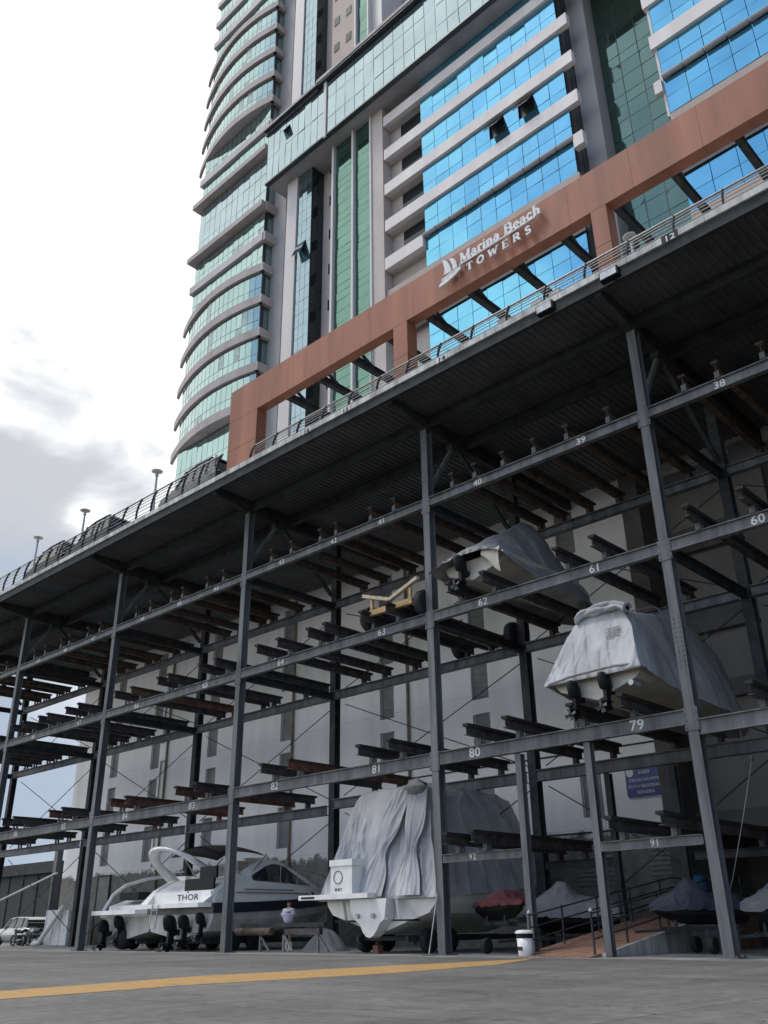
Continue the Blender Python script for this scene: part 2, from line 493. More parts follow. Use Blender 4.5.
ypaint = mat('worn_yellow_line', (.43, .255, .09), .75, 0, .15, 2.2, .2, 30, detail=9, col2=(.24, .195, .14), lo=.30, hi=.46)
tag(ln.build('painted_line', ypaint), kind='structure')

# ------------------------------------------------------------------ podium wall behind the rack
WY = 32.0
zwin = [(4.55, 6.6), (7.35, 9.4), (10.05, 12.1), (12.8, 14.85), (15.55, 17.6)]
xwin = [-55.75, -50.9, -44.85, -38.15, -30.55, -24.75, -19.55]
wl = thing('podium_wall', 'long stained white wall with columns of narrow grey windows behind the boat rack', 'wall', (-38, WY, 0))
w_ = MB()
xs = sorted([-60.4, -16.0] + [x for a in xwin for x in (a, a + .95)])
zs = sorted([0, 18.1] + [z for p in zwin for z in p])
for i in range(len(xs) - 1):
    for j in range(len(zs) - 1):
        x0, x1, z0, z1 = xs[i], xs[i + 1], zs[j], zs[j + 1]
        if x0 in xwin and any(abs(z0 - p[0]) < 1e-6 for p in zwin):
            d = .16
            w_.add([(x0, WY, z0), (x1, WY, z0), (x1, WY, z1), (x0, WY, z1), (x0, WY + d, z0), (x1, WY + d, z0), (x1, WY + d, z1), (x0, WY + d, z1)],
                   [(0, 1, 5, 4), (1, 2, 6, 5), (2, 3, 7, 6), (3, 0, 4, 7)])
        else:
            w_.add([(x0, WY, z0), (x1, WY, z0), (x1, WY, z1), (x0, WY, z1)], [(0, 1, 2, 3)])
w_.add([(-60.4, WY, 0), (-60.4, WY, 18.1), (-60.4, WY + 30, 18.1), (-60.4, WY + 30, 0)], [(0, 1, 2, 3)])
w_.build('wall_face', M['wall'], wl)
for x in xwin:
    for k, (z0, z1) in enumerate(zwin):
        f = MB().box(x, x + .95, WY + .162, WY + .2, z0, z1)
        for q in range(6):
            z = z0 + .15 + q * (z1 - z0 - .3) / 5
            f.box(x + .03, x + .92, WY + .13, WY + .16, z - .03, z + .03) if x in (-19.55, -24.75, -30.55) else None
        f.build('window', M['recess'], wl)
for x in (-49.0, -37.05, -28.6):
    MB().tube((x, WY - .09, .1), (x, WY - .09, 17.9), .075).build('downpipe', M['pipe'], wl)
MB().tube((-49.6, WY - .07, 4.2), (-49.6, WY - .07, 10.4), .05).tube((-49.6, WY - .07, 10.4), (-49.1, WY - .07, 10.4), .05).tube(
    (-49.6, WY - .07, 11.5), (-49.6, WY - .07, 14.9), .05).build('conduit', M['zinc'], wl)
MB().tube((-30, WY - .05, 7.05), (-16.1, WY - .05, 7.05), .03).tube((-24, WY - .05, 4.0), (-16.1, WY - .05, 4.0), .03).build('cable', M['steel_dark'], wl)
lv = MB()
for k in range(6): lv.box(-16.9 + 0, -15.95 - .1, WY - .06, WY - .003, 2.35 + k * .17, 2.43 + k * .17)
lv.build('louvre', M['recess'], wl)
lv = MB()
for k in range(8): lv.box(-20.0, -18.4, WY - .06, WY - .003, 2.1 + k * .16, 2.18 + k * .16)
lv.build('louvre', M['recess'], wl)
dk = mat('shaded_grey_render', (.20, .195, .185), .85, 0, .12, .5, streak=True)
dk2 = mat('grey_concrete_band', (.115, .112, .108), .85, 0, .15, .8)
pc = thing('podium_bay', 'grey concrete bay with horizontal beams right of the white wall, open at ground level', 'building', (-8, 33, 0))
MB().box(-15.98, -15.2, WY - .35, WY + 1.2, 0, 18.1).build('pier', dk2, pc)
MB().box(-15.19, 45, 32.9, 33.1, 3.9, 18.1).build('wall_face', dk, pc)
for z0, z1 in ((3.75, 4.4), (8.35, 9.0), (10.95, 11.85), (14.3, 15.3)):
    MB().box(-15.19, 45, 32.55, 32.898, z0, z1).build('concrete_beam', dk2, pc)
MB().box(-11.4, -10.3, 32.3, 32.548, 3.9, 18.1).build('pier', dk, pc)
MB().box(-15.97, 45, 38, 38.2, 0, 3.89).box(-15.96, 45, 33.22, 38.2, 3.895, 4.0).box(1.5, 1.8, 21, 32.5, 0, 18.1).box(-15.97, -15.8, 32.86, 37.99, 0, 3.89).build('back_wall_and_blocker', dk2, pc)  # tall box at the right: added out-of-view end wall, blocks light onto boat sides

# ------------------------------------------------------------------ boat rack
C0 = [-60.2, -49.785, -39.475, -29.042, -18.62, -9.9875, -1.36]
YF, YR = 22.0, 27.3
Z1, Z2, Z3, ZS = 5.748, 10.41, 14.687, 18.15
rack = thing('boat_rack', 'tall steel boat storage rack of grey columns, numbered beams and boat bunks under the deck', 'boat rack', (-29.04, YF, 0))
R0 = V(rack.location)


def hcol(mb, x, y, z0, z1, w, d):
    # H column: flanges face the yard (normals along Y), web between
    mb.bar((x, y - d / 2 + .0125, z0), (x, y - d / 2 + .0125, z1), w, .025, (0, 1, 0))
    mb.bar((x, y + d / 2 - .0125, z0), (x, y + d / 2 - .0125, z1), w, .025, (0, 1, 0))
    mb.bar((x, y, z0), (x, y, z1), .02, d - .05, (0, 1, 0))


for i, x in enumerate(C0):
    m = MB(); hcol(m, x, YF + .15, 0.02, ZS - .5, .28, .32)
    m.box(x - .27, x + .27, YF - .12, YF + .42, 0.004, .03)
    for sx in (-.21, .21):
        for yy in (YF - .07, YF + .37): m.tube((x + sx, yy, .03), (x + sx, yy, .075), .022, n=6)
    for zt in (Z1, Z2, Z3):      # bolted seat plates under the beams
        m.box(x - .2, x + .2, YF - .030, YF - .012, zt - .55, zt + .04)
        for sx in (-.15, .15):
            for dz in (-.48, -.3, -.1): m.tube((x + sx, YF - .05, zt + dz), (x + sx, YF - .03, zt + dz), .022, n=6)
    if i == 5:
        for k in range(11):
            for s in (-.07, .07): m.tube((x + s, YF - .022, 6.9 + k * .13), (x + s, YF + .0, 6.9 + k * .13), .035, n=6)
    c = m.build('column', M['steel'], rack)
    if i == 5:
        pass
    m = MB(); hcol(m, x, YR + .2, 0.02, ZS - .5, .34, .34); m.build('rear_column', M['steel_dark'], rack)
l1z = [Z1 - .22, Z1 - .22, Z1 - .22, Z1, Z1, Z1 - .29]
for b in range(6):
    a, e = C0[b], C0[b + 1]
    for lv_, (zt, h) in enumerate(((l1z[b], .40), (Z2, .36), (Z3, .34))):
        m = MB().ibeam((a + .19, YF, zt - h / 2), (e - .19, YF, zt - h / 2), .19, h, .03, .02)
        m.build('beam', M['steel'], rack)
        m = MB().ibeam((a + .22, YR, zt - h / 2), (e - .22, YR, zt - h / 2), .26, h, .03, .02)
        m.build('rear_beam', M['steel'], rack)
    # crossed tie rods in the rear frame
    for za, zb in ((.4, l1z[b] - .5), (l1z[b] + .2, Z2 - .5), (Z2 + .2, Z3 - .5)):
        m = MB().tube((a + .3, YR + .5, za), (e - .3, YR + .5, zb), .022, n=5)
        q = V((a + .3, YR + .5, za)).lerp(V((e - .3, YR + .5, zb)), .12)
        m.tube(q, q + V((.35, 0, .35 * (zb - za) / (e - a))), .05, n=6)
        m.build('tie_rod', M['steel_dark'], rack)
        m = MB().tube((a + .3, YR + .56, zb), (e - .3, YR + .56, za), .022, n=5)
        m.build('tie_rod', M['steel_dark'], rack)
for x in C0:   # cross members in depth at every level
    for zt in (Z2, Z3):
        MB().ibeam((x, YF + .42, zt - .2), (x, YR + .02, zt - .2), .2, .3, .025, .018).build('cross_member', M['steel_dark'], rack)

# bunks: long padded timbers resting on stub brackets on the front and rear beam
L1X = {0: (-57.4, -56.2, -52.7, -51.3), 1: (-47.1, -45.9, -42.4, -41.0), 2: (-36.9, -35.7, -31.95, -30.5), 3: (-26.4, -25.0, -21.35, -19.95),
       4: (-16.75, -15.3, -13.1, -11.55), 5: (-8.1, -6.8, -4.6, -3.2)}
off3 = (-27.0, -25.75, -24.0, -23.1, -21.2, -20.0)
L2X = {0: [x - 31.2 for x in off3], 1: [x - 20.8 for x in off3], 2: (-37.45, -36.2, -33.9, -33.1, -30.8, -29.7), 3: off3,
       4: (-17.2, -15.8, -13.05, -11.8), 5: (-8.9, -7.4, -5.2, -3.6)}
L3X = {0: [x - 31.2 for x in off3], 1: [x - 20.8 for x in off3], 2: [x - 10.4 for x in off3], 3: [x - .1 for x in off3],
       4: (-17.3, -16.3, -15.1, -13.85, -12.6, -11.1), 5: (-8.6, -7.6, -6.3, -5.1, -3.9, -2.7)}


def bunk_proto(y0, y1, wm):
    m = MB().ibeam((0, y0 + .04, .34), (0, y1 - .04, .34), .17, .26, .02, .015)
    m.box(-.07, .07, YR - .11, YR - .05, 0, .209).box(-.07, .07, YR + .05, YR + .11, 0, .209)
    o = m.build('bunk', wm)
    p = MB().box(-.11, .11, y0, y1, .472, .55).build('bunk_pad', M['rubber'], o)
    k = MB().prism([(-.075, YF + a, z) for a, z in ((-.13, 0), (.13, 0), (.13, .03), (.11, .03), (.11, .208), (.06, .208), (.06, .03), (-.06, .03), (-.06, .208), (-.11, .208), (-.11, .03), (-.13, .03))], (.15, 0, 0))
    b = k.build('bracket', M['bracket'], o)
    return o, p, b


protos = {}
for key, y0, y1, wm in (('a', 21.25, 27.75, 'wood'), ('b', 21.35, 27.85, 'wood_red'), ('c', 21.85, 27.7, 'wood_brown')):
    protos[key] = bunk_proto(y0, y1, M[wm])
first = {k: True for k in protos}


def put_bunk(key, x, z):
    o, p, b = protos[key]
    if not first[key]:
        o2 = o.copy(); COL.objects.link(o2)
        for q in (p, b):
            c = q.copy(); COL.objects.link(c); c.parent = o2
        o = o2
    first[key] = False
    o.parent = rack
    o.location = V((x, 0, z)) - R0


for b in range(6):
    for i, x in enumerate(L1X[b]): put_bunk('b' if (b == 2 and i < 3) or (b == 1 and i == 2) or (b == 3 and i == 1) else 'a', x, l1z[b] + .002)
    for i, x in enumerate(L2X[b]): put_bunk('b' if (b == 2 and i == 1) else 'a', x, Z2 + .002)
    for i, x in enumerate(L3X[b]): put_bunk('c', x, Z3 + .002)

# low extra level in the right bay
for x, y in ((-15.45, YF + .1), (-13.12, YF + .1)):
    m = MB(); hcol(m, x, y, .02, Z1 - .42, .2, .22); m.build('post', M['steel'], rack)
    m = MB(); hcol(m, x - .2, y + 5.3, .02, Z1 - .42, .2, .22); m.build('post', M['steel_dark'], rack)
for a, e in ((-18.44, -15.56), (-13.01, -10.17)):
    MB().ibeam((a, YF, 2.6), (e, YF, 2.6), .18, .24, .02, .015).build('beam', M['steel'], rack)
    MB().ibeam((a, YR + .1, 2.6), (e, YR + .1, 2.6), .18, .24, .02, .015).build('rear_beam', M['steel_dark'], rack)
for x in (-17.75, -16.75, -12.3, -10.85):
    put_bunk('a', x, 2.722)

# stencilled bay numbers
def text_mesh(name, s, size, m, parent, loc, ext=.004, rot=(PI / 2, 0, 0), align='CENTER', sx=1.0):
    cu = bpy.data.curves.new(name, 'FONT'); cu.body = s; cu.size = size; cu.extrude = ext; cu.align_x = align; cu.resolution_u = 3
    cu.space_character = 1.05; cu.offset = size * .012
    t = bpy.data.objects.new(name, cu); COL.objects.link(t)
    dg = bpy.context.evaluated_depsgraph_get()
    me = bpy.data.meshes.new_from_object(t.evaluated_get(dg))
    bpy.data.objects.remove(t); bpy.data.curves.remove(cu)
    me.materials.clear(); me.materials.append(m)
    o = bpy.data.objects.new(name, me); COL.objects.link(o)
    o.rotation_euler = rot; o.scale = (sx, 1, 1)
    o.location = V(loc) - (WORLD_OF(parent) if parent else V((0, 0, 0)))
    if parent: o.parent = parent
    return o


num = [('79', -11.52, 1), ('80', -17.01, 1), ('81', -21.17, 1), ('82', -26.43, 1), ('83', -31.6, 1), ('84', -36.6, 1), ('85', -42.0, 1), ('86', -46.9, 1),
       ('60', -7.34, 2), ('61', -12.2, 2), ('62', -16.35, 2), ('63', -20.86, 2), ('64', -26.35, 2), ('65', -31.3, 2), ('66', -36.6, 2), ('67', -41.8, 2), ('68', -46.6, 2),
       ('38', -7.61, 3), ('39', -12.15, 3), ('40', -16.25, 3), ('41', -20.79, 3), ('42', -23.4, 3), ('43', -26.52, 3), ('44', -31.0, 3), ('45', -33.8, 3), ('46', -36.9, 3),
       ('47', -41.5, 3), ('48', -44.4, 3), ('49', -47.4, 3), ('91', -11.45, 0), ('92', -17.3, 0)]
for s, x, l in num:
    b = max(i for i in range(6) if C0[i] <= x)
    zt = {1: l1z[b] - .20, 2: Z2 - .18, 3: Z3 - .17, 0: 2.6}[l]
    yy = YF - .0165
    if l in (1, 2):
        h = .32 if l == 1 else .29
    else:
        h = .26 if l == 3 else .2
    # a small plate carries each number across the flanges
    text_mesh('bay_number', s, h * 1.2, M['text_white'], rack, (x, yy, zt - h * .36), .003, sx=1.1)

# ------------------------------------------------------------------ deck over the rack
deck = thing('roof_deck', 'dark steel deck with ribbed underside and pale kerb roofing the boat rack', 'deck', (-29, 20, 18.1))
MB().box(-64, 45, 20.06, 64, 18.23, 18.34).build('deck_slab', M['kerb'], deck)
m = MB(); n = 436
rib = []
for i in range(n):
    x = -64 + i * .25
    rib += [(x, 18.225), (x + .09, 18.225), (x + .12, 18.185), (x + .22, 18.185)]
rib.append((45, 18.225))
vs_ = [(x, 20.14, z) for x, z in rib] + [(x, 31.98, z) for x, z in rib]; k = len(rib)
m.add(vs_, [(i, i + 1, k + i + 1, k + i) for i in range(k - 1)])
m.build('ribbed_soffit', M['soffit'], deck)
MB().box(-64, 45, 20.0, 20.055, 17.98, 18.345).box(-64, 45, 20.056, 20.14, 17.98, 18.0).build('fascia', M['steel_dark'], deck)
m = MB()
xk = -64.0
while xk < 45:      # precast kerb stones with tiny gaps
    x2 = min(xk + 2.4, 45); m.box(xk + .006, x2 - .006, 19.93, 20.2, 18.35, 18.57); xk = x2
m.build('kerb', M['kerb'], deck)
for x in C0:
    # cantilever floor beam, tapering towards the edge
    m = MB()
    m.prism([(x - .12, 20.15, 18.14), (x - .12, 20.15, 17.9), (x - .12, 22.2, 17.55), (x - .12, 31.9, 17.55), (x - .12, 31.9, 18.14)], (.24, 0, 0))
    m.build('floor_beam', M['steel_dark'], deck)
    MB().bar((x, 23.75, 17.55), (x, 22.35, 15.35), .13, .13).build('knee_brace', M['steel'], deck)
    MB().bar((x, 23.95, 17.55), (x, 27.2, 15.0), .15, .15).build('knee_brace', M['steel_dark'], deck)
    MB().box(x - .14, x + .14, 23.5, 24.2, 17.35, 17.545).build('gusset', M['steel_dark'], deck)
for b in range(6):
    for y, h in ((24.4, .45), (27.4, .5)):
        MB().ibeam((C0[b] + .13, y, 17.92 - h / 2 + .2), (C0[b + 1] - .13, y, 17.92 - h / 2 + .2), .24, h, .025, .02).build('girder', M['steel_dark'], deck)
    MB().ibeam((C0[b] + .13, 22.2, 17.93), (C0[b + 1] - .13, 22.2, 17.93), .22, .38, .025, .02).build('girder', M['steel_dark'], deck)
for s, x, z in (('12', -7.44, 18.44), ('14', -15.92, 18.44), ('15', -20.65, 18.44), ('16', -22.84, 18.44)):
    MB().box(x - .25, x + .25, 19.92, 19.938, z - .11, z + .13).build('number_plate', M['steel_dark'] if s == '12' else M['zinc'], deck)
    text_mesh('deck_number', s, .27, M['text_white'] if s == '12' else M['steel_dark'], deck, (x, 19.915, z - .11), .003, sx=1.25)


def floodlight(x, lab):
    t = thing('floodlight', lab, 'floodlight', (x, 19.9, 18.2), 'floodlights on the deck edge')
    MB().box(x - .3, x + .3, 19.62, 19.85, 17.9, 18.2).build('housing', M['black'], t)
    MB().box(x - .26, x + .26, 19.605, 19.618, 17.93, 18.17).build('lens', M['zinc'], t)
    MB().box(x - .05, x + .05, 19.85, 19.995, 18.05, 18.15).build('bracket', M['steel_dark'], t)


floodlight(-9.3, 'square black floodlight on the deck edge below the tall right pergola post')
floodlight(-11.55, 'square floodlight on the deck edge between the number 12 and number 14 plates')

# ------------------------------------------------------------------ railings on the deck
def railing(name, lab, x0, x1, y, h, zb, step):
    t = thing(name, lab, 'railing', ((x0 + x1) / 2, y, zb))
    prof = [(0.0, 0.0), (-.03, .25 * h), (-.02, .5 * h), (.06, .75 * h), (.2, h)]   # curls inward at the top

    def yz(f):
        f *= len(prof) - 1; i = min(int(f), len(prof) - 2); k = f - i
        return (y + prof[i][0] * (1 - k) + prof[i + 1][0] * k, zb + prof[i][1] * (1 - k) + prof[i + 1][1] * k)
    n = max(1, round((x1 - x0) / step))
    for i in range(n + 1):
        x = x0 + (x1 - x0) * i / n
        s = MB()
        for j in range(8):
            a, b = yz(j / 8), yz((j + 1) / 8)
            s.bar((x, *a), (x, *b), .035, .10, (0, 1, 0))
        s.build('stanchion', M['steel_dark'], t)
    for j in range(1, 7):
        a = yz(j / 7)
        MB().tube((x0, *a), (x1, *a), .018, n=6).build('rod', M['rail'], t)
    a = yz(1)
    MB().tube((x0 - .1, *a), (x1 + .1, *a), .04, n=8).build('handrail', M['rail'], t)


railing('deck_railing', 'curved metal railing along the open left half of the deck edge', -63.8, -29.2, 20.3, 1.5, 18.53, 1.3)
railing('deck_railing', 'metal railing of thin rods on the deck edge under the terracotta pergola', -26.8, 7.5, 20.3, 1.15, 18.42, 1.5)

# ------------------------------------------------------------------ pergola and sign
pg = thing('pergola', 'terracotta clad pergola frame with steel rafters along the deck edge in front of the towers', 'pergola', (-19, 20.8, 18.42))
m = MB()
xk = -28.93; joints = [-26.9, -24.6, -22.3, -20.0, -17.7, -15.4, -13.1, -10.8, -8.5, -6.2, -3.9, -1.6, .7, 3, 5.3, 7.6]
for x2 in joints:
    m.box(xk + .004, x2 - .004, 20.6, 21.05, 21.55, 23.22); xk = x2
m.box(-28.9, 7.6, 20.625, 21.03, 21.58, 23.19)
m.build('fascia_beam', M['brown'], pg)
for x0, x1 in ((-28.93, -26.95), (-18.75, -18.05), (-10.05, -9.5), (-1.5, -.9)):
    m = MB().box(x0, x1, 20.604, 21.15, 18.425, 20.05).box(x0, x1, 20.604, 21.15, 20.066, 21.546)
    m.build('post', M['brown'], pg)
x = -25.6
while x < 4:
    m = MB().ibeam((x, 21.06, 21.85), (x, 31.2, 21.85), .2, .32, .03, .03)
    m.build('rafter', M['steel_dark'], pg)
    MB().bar((x, 21.08, 22.6), (x, 22.3, 22.02), .1, .1).build('strut', M['steel_dark'], pg)
    x += 2.02

sg = thing('wall_sign', 'white raised sailboat sign reading Marina Beach Towers on the terracotta beam', 'sign', (-14, 20.5, 22))
_depth = [20.47]


def stroke(mb, pts, w):
    """flat-ended strokes of width w (w may vary per point) drawn on the sign face, each a real raised bar"""
    for (a, b) in zip(pts, pts[1:]):
        p = V((a[0], 0, a[1])); q = V((b[0], 0, b[1])); d = q - p
        if d.length < 1e-6: continue
        d.normalize(); nrm = V((-d.z, 0, d.x)) * (w / 2); e = d * (w * .12)
        _depth[0] -= .0004
        y = _depth[0]
        mb.prism([(p - nrm - e) + V((0, y, 0)), (q - nrm + e) + V((0, y, 0)), (q + nrm + e) + V((0, y, 0)), (p + nrm - e) + V((0, y, 0))], (0, .06, 0))
    return mb


def arc(cx, cy, rx, ry, a0, a1, n=10):
    return [(cx + rx * math.cos(math.radians(a0 + (a1 - a0) * i / n)), cy + ry * math.sin(math.radians(a0 + (a1 - a0) * i / n))) for i in range(n + 1)]


# letters on a unit em: list of (points, width); x advance
TH, TN, SF = .19, .105, .085
GL = {
    'M': (.98, [([(.14, 0), (.14, .7)], TN), ([(.14, .7), (.46, .04)], TH), ([(.46, .04), (.78, .7)], TN), ([(.78, 0), (.78, .7)], TH), ([(.02, .03), (.27, .03)], SF), ([(.64, .03), (.94, .03)], SF), ([(.02, .68), (.2, .68)], SF), ([(.76, .68), (.94, .68)], SF)]),
    'a': (.56, [(arc(.24, .15, .16, .14, 60, 330), TH * .7), ([(.38, .05), (.38, .34)], TH), (arc(.25, .33, .13, .13, 0, 160), TN), ([(.38, .04), (.5, .04)], SF)]),
    'r': (.44, [([(.14, .03), (.14, .44)], TH), ([(.02, .03), (.3, .03)], SF), ([(.03, .43), (.15, .43)], SF), (arc(.28, .26, .13, .17, 150, 40), TH * .7)]),
    'i': (.32, [([(.15, .03), (.15, .44)], TH), ([(.03, .03), (.28, .03)], SF), ([(.04, .43), (.16, .43)], SF), ([(.10, .62), (.20, .62)], .12)]),
    'n': (.6, [([(.14, .03), (.14, .44)], TH), ([(.02, .03), (.26, .03)], SF), ([(.03, .43), (.15, .43)], SF), (arc(.29, .29, .14, .14, 165, 0), TN * 1.2), ([(.43, .03), (.43, .3)], TH), ([(.33, .03), (.56, .03)], SF)]),
    'B': (.74, [([(.16, 0), (.16, .7)], TH), (arc(.36, .52, .2, .17, 90, -90), TH * .85), (arc(.38, .18, .24, .17, 90, -90), TH * .9), ([(.04, .68), (.38, .68)], SF), ([(.16, .36), (.38, .36)], SF), ([(.04, .03), (.4, .03)], SF)]),
    'e': (.52, [(arc(.26, .23, .18, .2, 0, 320, 14), TH * .7), ([(.1, .24), (.43, .24)], SF)]),
    'c': (.5, [(arc(.26, .23, .18, .2, 45, 320, 14), TH * .75), ([(.36, .36), (.42, .4)], .1)]),
    'h': (.62, [([(.14, .03), (.14, .72)], TH), ([(.02, .03), (.26, .03)], SF), ([(.03, .71), (.15, .71)], SF), (arc(.29, .29, .14, .14, 165, 0), TN * 1.2), ([(.43, .03), (.43, .3)], TH), ([(.33, .03), (.56, .03)], SF)]),
    'T': (.7, [([(.35, .03), (.35, .67)], TH), ([(.04, .67), (.66, .67)], .07), ([(.06, .52), (.06, .67)], .06), ([(.64, .52), (.64, .67)], .06), ([(.22, .03), (.48, .03)], SF)]),
    'O': (.78, [(arc(.39, .35, .3, .32, 0, 360, 20), TH * .85)]),
    'W': (1.0, [([(.1, .67), (.3, .03)], TH), ([(.3, .03), (.5, .6)], TN), ([(.5, .6), (.68, .03)], TH), ([(.68, .03), (.9, .67)], TN), ([(0, .67), (.24, .67)], SF), ([(.78, .67), (1, .67)], SF)]),
    'E': (.68, [([(.16, 0), (.16, .7)], TH), ([(.04, .67), (.58, .67)], SF), ([(.16, .36), (.46, .36)], SF), ([(.04, .03), (.6, .03)], SF), ([(.58, .54), (.58, .67)], .05), ([(.6, .03), (.6, .18)], .05)]),
    'R': (.76, [([(.16, 0), (.16, .7)], TH), (arc(.36, .52, .2, .16, 90, -90), TH * .85), ([(.04, .68), (.38, .68)], SF), ([(.16, .36), (.38, .36)], SF), ([(.38, .36), (.62, .03)], TH), ([(.04, .03), (.28, .03)], SF), ([(.58, .03), (.72, .03)], SF)]),
    'S': (.62, [(arc(.31, .52, .19, .16, 30, 270), TH * .8), (arc(.31, .19, .21, .17, 90, -150), TH * .8)]),
}


def write(word, x, z, em, gap=0.0, xs=1.0):
    for ch in word:
        if ch == ' ': x += em * .34 * xs; continue
        adv, strokes = GL[ch]
        mb = MB()
        for pts, w in strokes: stroke(mb, [(x + px * em * xs, z + pz * em) for px, pz in pts], w * em)
        mb.build('letter', M['text_white'], sg)
        x += (adv + gap) * em * xs
    return x


end = write('Marina Beach', -15.3, 22.56, .60, 0.0, .885)
write('TOWERS', -14.98, 21.96, .46, .40, .94)
mb = MB(); stroke(mb, [(-15.25, 22.40), (-14.2, 22.425), (-13, 22.45), (-11.95, 22.49)], .045); mb.build('underline', M['text_white'], sg)
mb = MB()


def sail(pts):
    _depth[0] -= .0004
    mb.prism([(x, _depth[0], z) for x, z in pts], (0, .07, 0))


sail([(-15.98, 22.36), (-15.93, 22.6), (-15.98, 22.85), (-16.02, 23.08), (-15.82, 22.92), (-15.68, 22.62), (-15.62, 22.34)][::-1])
sail([(-15.56, 22.36), (-15.56, 22.55), (-15.64, 22.80), (-15.72, 22.95), (-15.52, 22.88), (-15.4, 22.66), (-15.36, 22.38)][::-1])
sail([(-16.2, 22.05), (-15.9, 22.16), (-15.5, 22.24), (-15.2, 22.34), (-15.22, 22.2), (-15.5, 22.06), (-15.9, 21.95), (-16.24, 21.92)][::-1])
sail([(-16.1, 22.21), (-15.7, 22.29), (-15.35, 22.35), (-15.36, 22.30), (-15.7, 22.23), (-16.1, 22.13)][::-1])
mb.build('sailboat_emblem', M['text_white'], sg)
# ------------------------------------------------------------------ towers
rg = random.Random(3)


def panes(x0, x1, ncol, zrows, y, gap=.03, tilt=.009, skip=()):
    """a field of separate glass panes facing -Y; every pane hangs a hair out of true"""
    mb = MB()
    w = (x1 - x0) / ncol
    for r in range(len(zrows) - 1):
        for c in range(ncol):
            if (r, c) in skip: continue
            a, b = x0 + c * w + gap / 2, x0 + (c + 1) * w - gap / 2
            z0, z1 = zrows[r] + gap / 2, zrows[r + 1] - gap / 2
            tx, tz = rg.uniform(-tilt, tilt) * (b - a), rg.uniform(-tilt, tilt) * (z1 - z0)
            mb.add([(a, y - tx - tz, z0), (b, y + tx - tz, z0), (b, y + tx + tz, z1), (a, y - tx + tz, z1)], [(0, 1, 2, 3)])
    return mb


def panes_x(y0, y1, ncol, zrows, x, gap=.035):
    mb = MB(); w = (y1 - y0) / ncol
    for r in range(len(zrows) - 1):
        for c in range(ncol):
            a, b = y0 + c * w + gap / 2, y0 + (c + 1) * w - gap / 2
            z0, z1 = zrows[r] + gap / 2, zrows[r + 1] - gap / 2
            t = rg.uniform(-.006, .006)
            mb.add([(x + t, a, z0), (x - t, b, z0), (x - t, b, z1), (x + t, a, z1)], [(0, 1, 2, 3)])
    return mb


def rng(a, b, s):
    n = max(1, round((b - a) / s)); return [a + (b - a) * i / n for i in range(n + 1)]


ZD = 18.45
TW = thing('glass_tower', 'blue mirror glass tower with pale floor bands, crossed by a long pale glazed band', 'tower', (-20, 33, ZD))
ZT = 84.0
# body set back behind all facade pieces
MB().box(-42.3, 8, 34.7, 50, ZD, ZT).build('core_wall', M['greywall'], TW)
MB().box(-42.3, -34.95, 33.3, 34.69, ZD, ZT).build('side_wall', M['beige'], TW)
MB().box(-34.94, -30.72, 32.3, 34.69, ZD, 57.0).build('strip_backing', M['mullion'], TW)
# left bay: white pier, slate glass strip, black glass return
MB().box(-39.6, -38.5, 32.0, 33.29, ZD, ZT).build('pier', M['whitecol'], TW)
MB().box(-38.49, -36.97, 32.18, 33.29, ZD, ZT).build('bay_backing', M['mullion'], TW)
panes(-38.48, -36.98, 3, rng(ZD, ZT, 1.02), 32.12).build('glass_strip', M['g_slate'], TW)
panes_x(32.2, 33.28, 2, rng(ZD, ZT, 1.5), -36.955).build('dark_glass_return', M['g_black'], TW)
# small windows on the side wall behind the bay
for z in rng(20, 80, 3.1):
    for x in (-36.0,):
        f = MB().box(x - .3, x + .3, 33.25, 33.297, z, z + .85); f.build('small_window', M['g_black'], TW)
# green strips with white mullions (below the glazed band)
MB().box(-34.6, -34.4, 31.85, 32.29, ZD, 52).box(-32.6, -32.42, 31.85, 32.29, ZD, 52).box(-30.86, -30.72, 31.85, 32.29, ZD, 52).build('white_mullion', M['whitecol'], TW)
zr = []
z = 20.0
while z < 52:
    zr += [z, z + .62, z + 1.55]; z += 3.08 / 1.0
    zr += [z - .62]
zr = sorted(set(round(q, 3) for q in zr))
panes(-34.39, -32.61, 1, zr, 32.1).build('green_glass', M['g_green'], TW)
panes(-32.41, -30.87, 1, zr, 32.1).build('green_glass', M['g_green'], TW)
MB().box(-30.71, -29.7, 31.95, 34.69, ZD, 52).build('pier', M['beige'], TW)
# above the glazed band: wall with little windows, green strip, pier
MB().box(-34.94, -32.35, 32.0, 34.69, 57.01, ZT).build('window_wall', M['pinkwall'], TW)
for z in rng(58, 82, 3.05):
    for x in (-34.4, -33.1):
        MB().box(x - .28, x + .28, 31.96, 31.997, z + .9, z + 1.75).build('small_window', M['g_black'], TW)
MB().box(-32.34, -32.2, 31.85, 34.69, 57.01, ZT).box(-31.0, -30.86, 31.85, 32.3, 57.01, ZT).build('white_mullion', M['whitecol'], TW)
panes(-32.19, -31.01, 1, rng(57.1, ZT, 1.5), 32.1).build('green_glass', M['g_green'], TW)
MB().box(-32.19, -29.9, 32.3, 34.69, 57.01, ZT).build('pier', M['beige2'], TW)
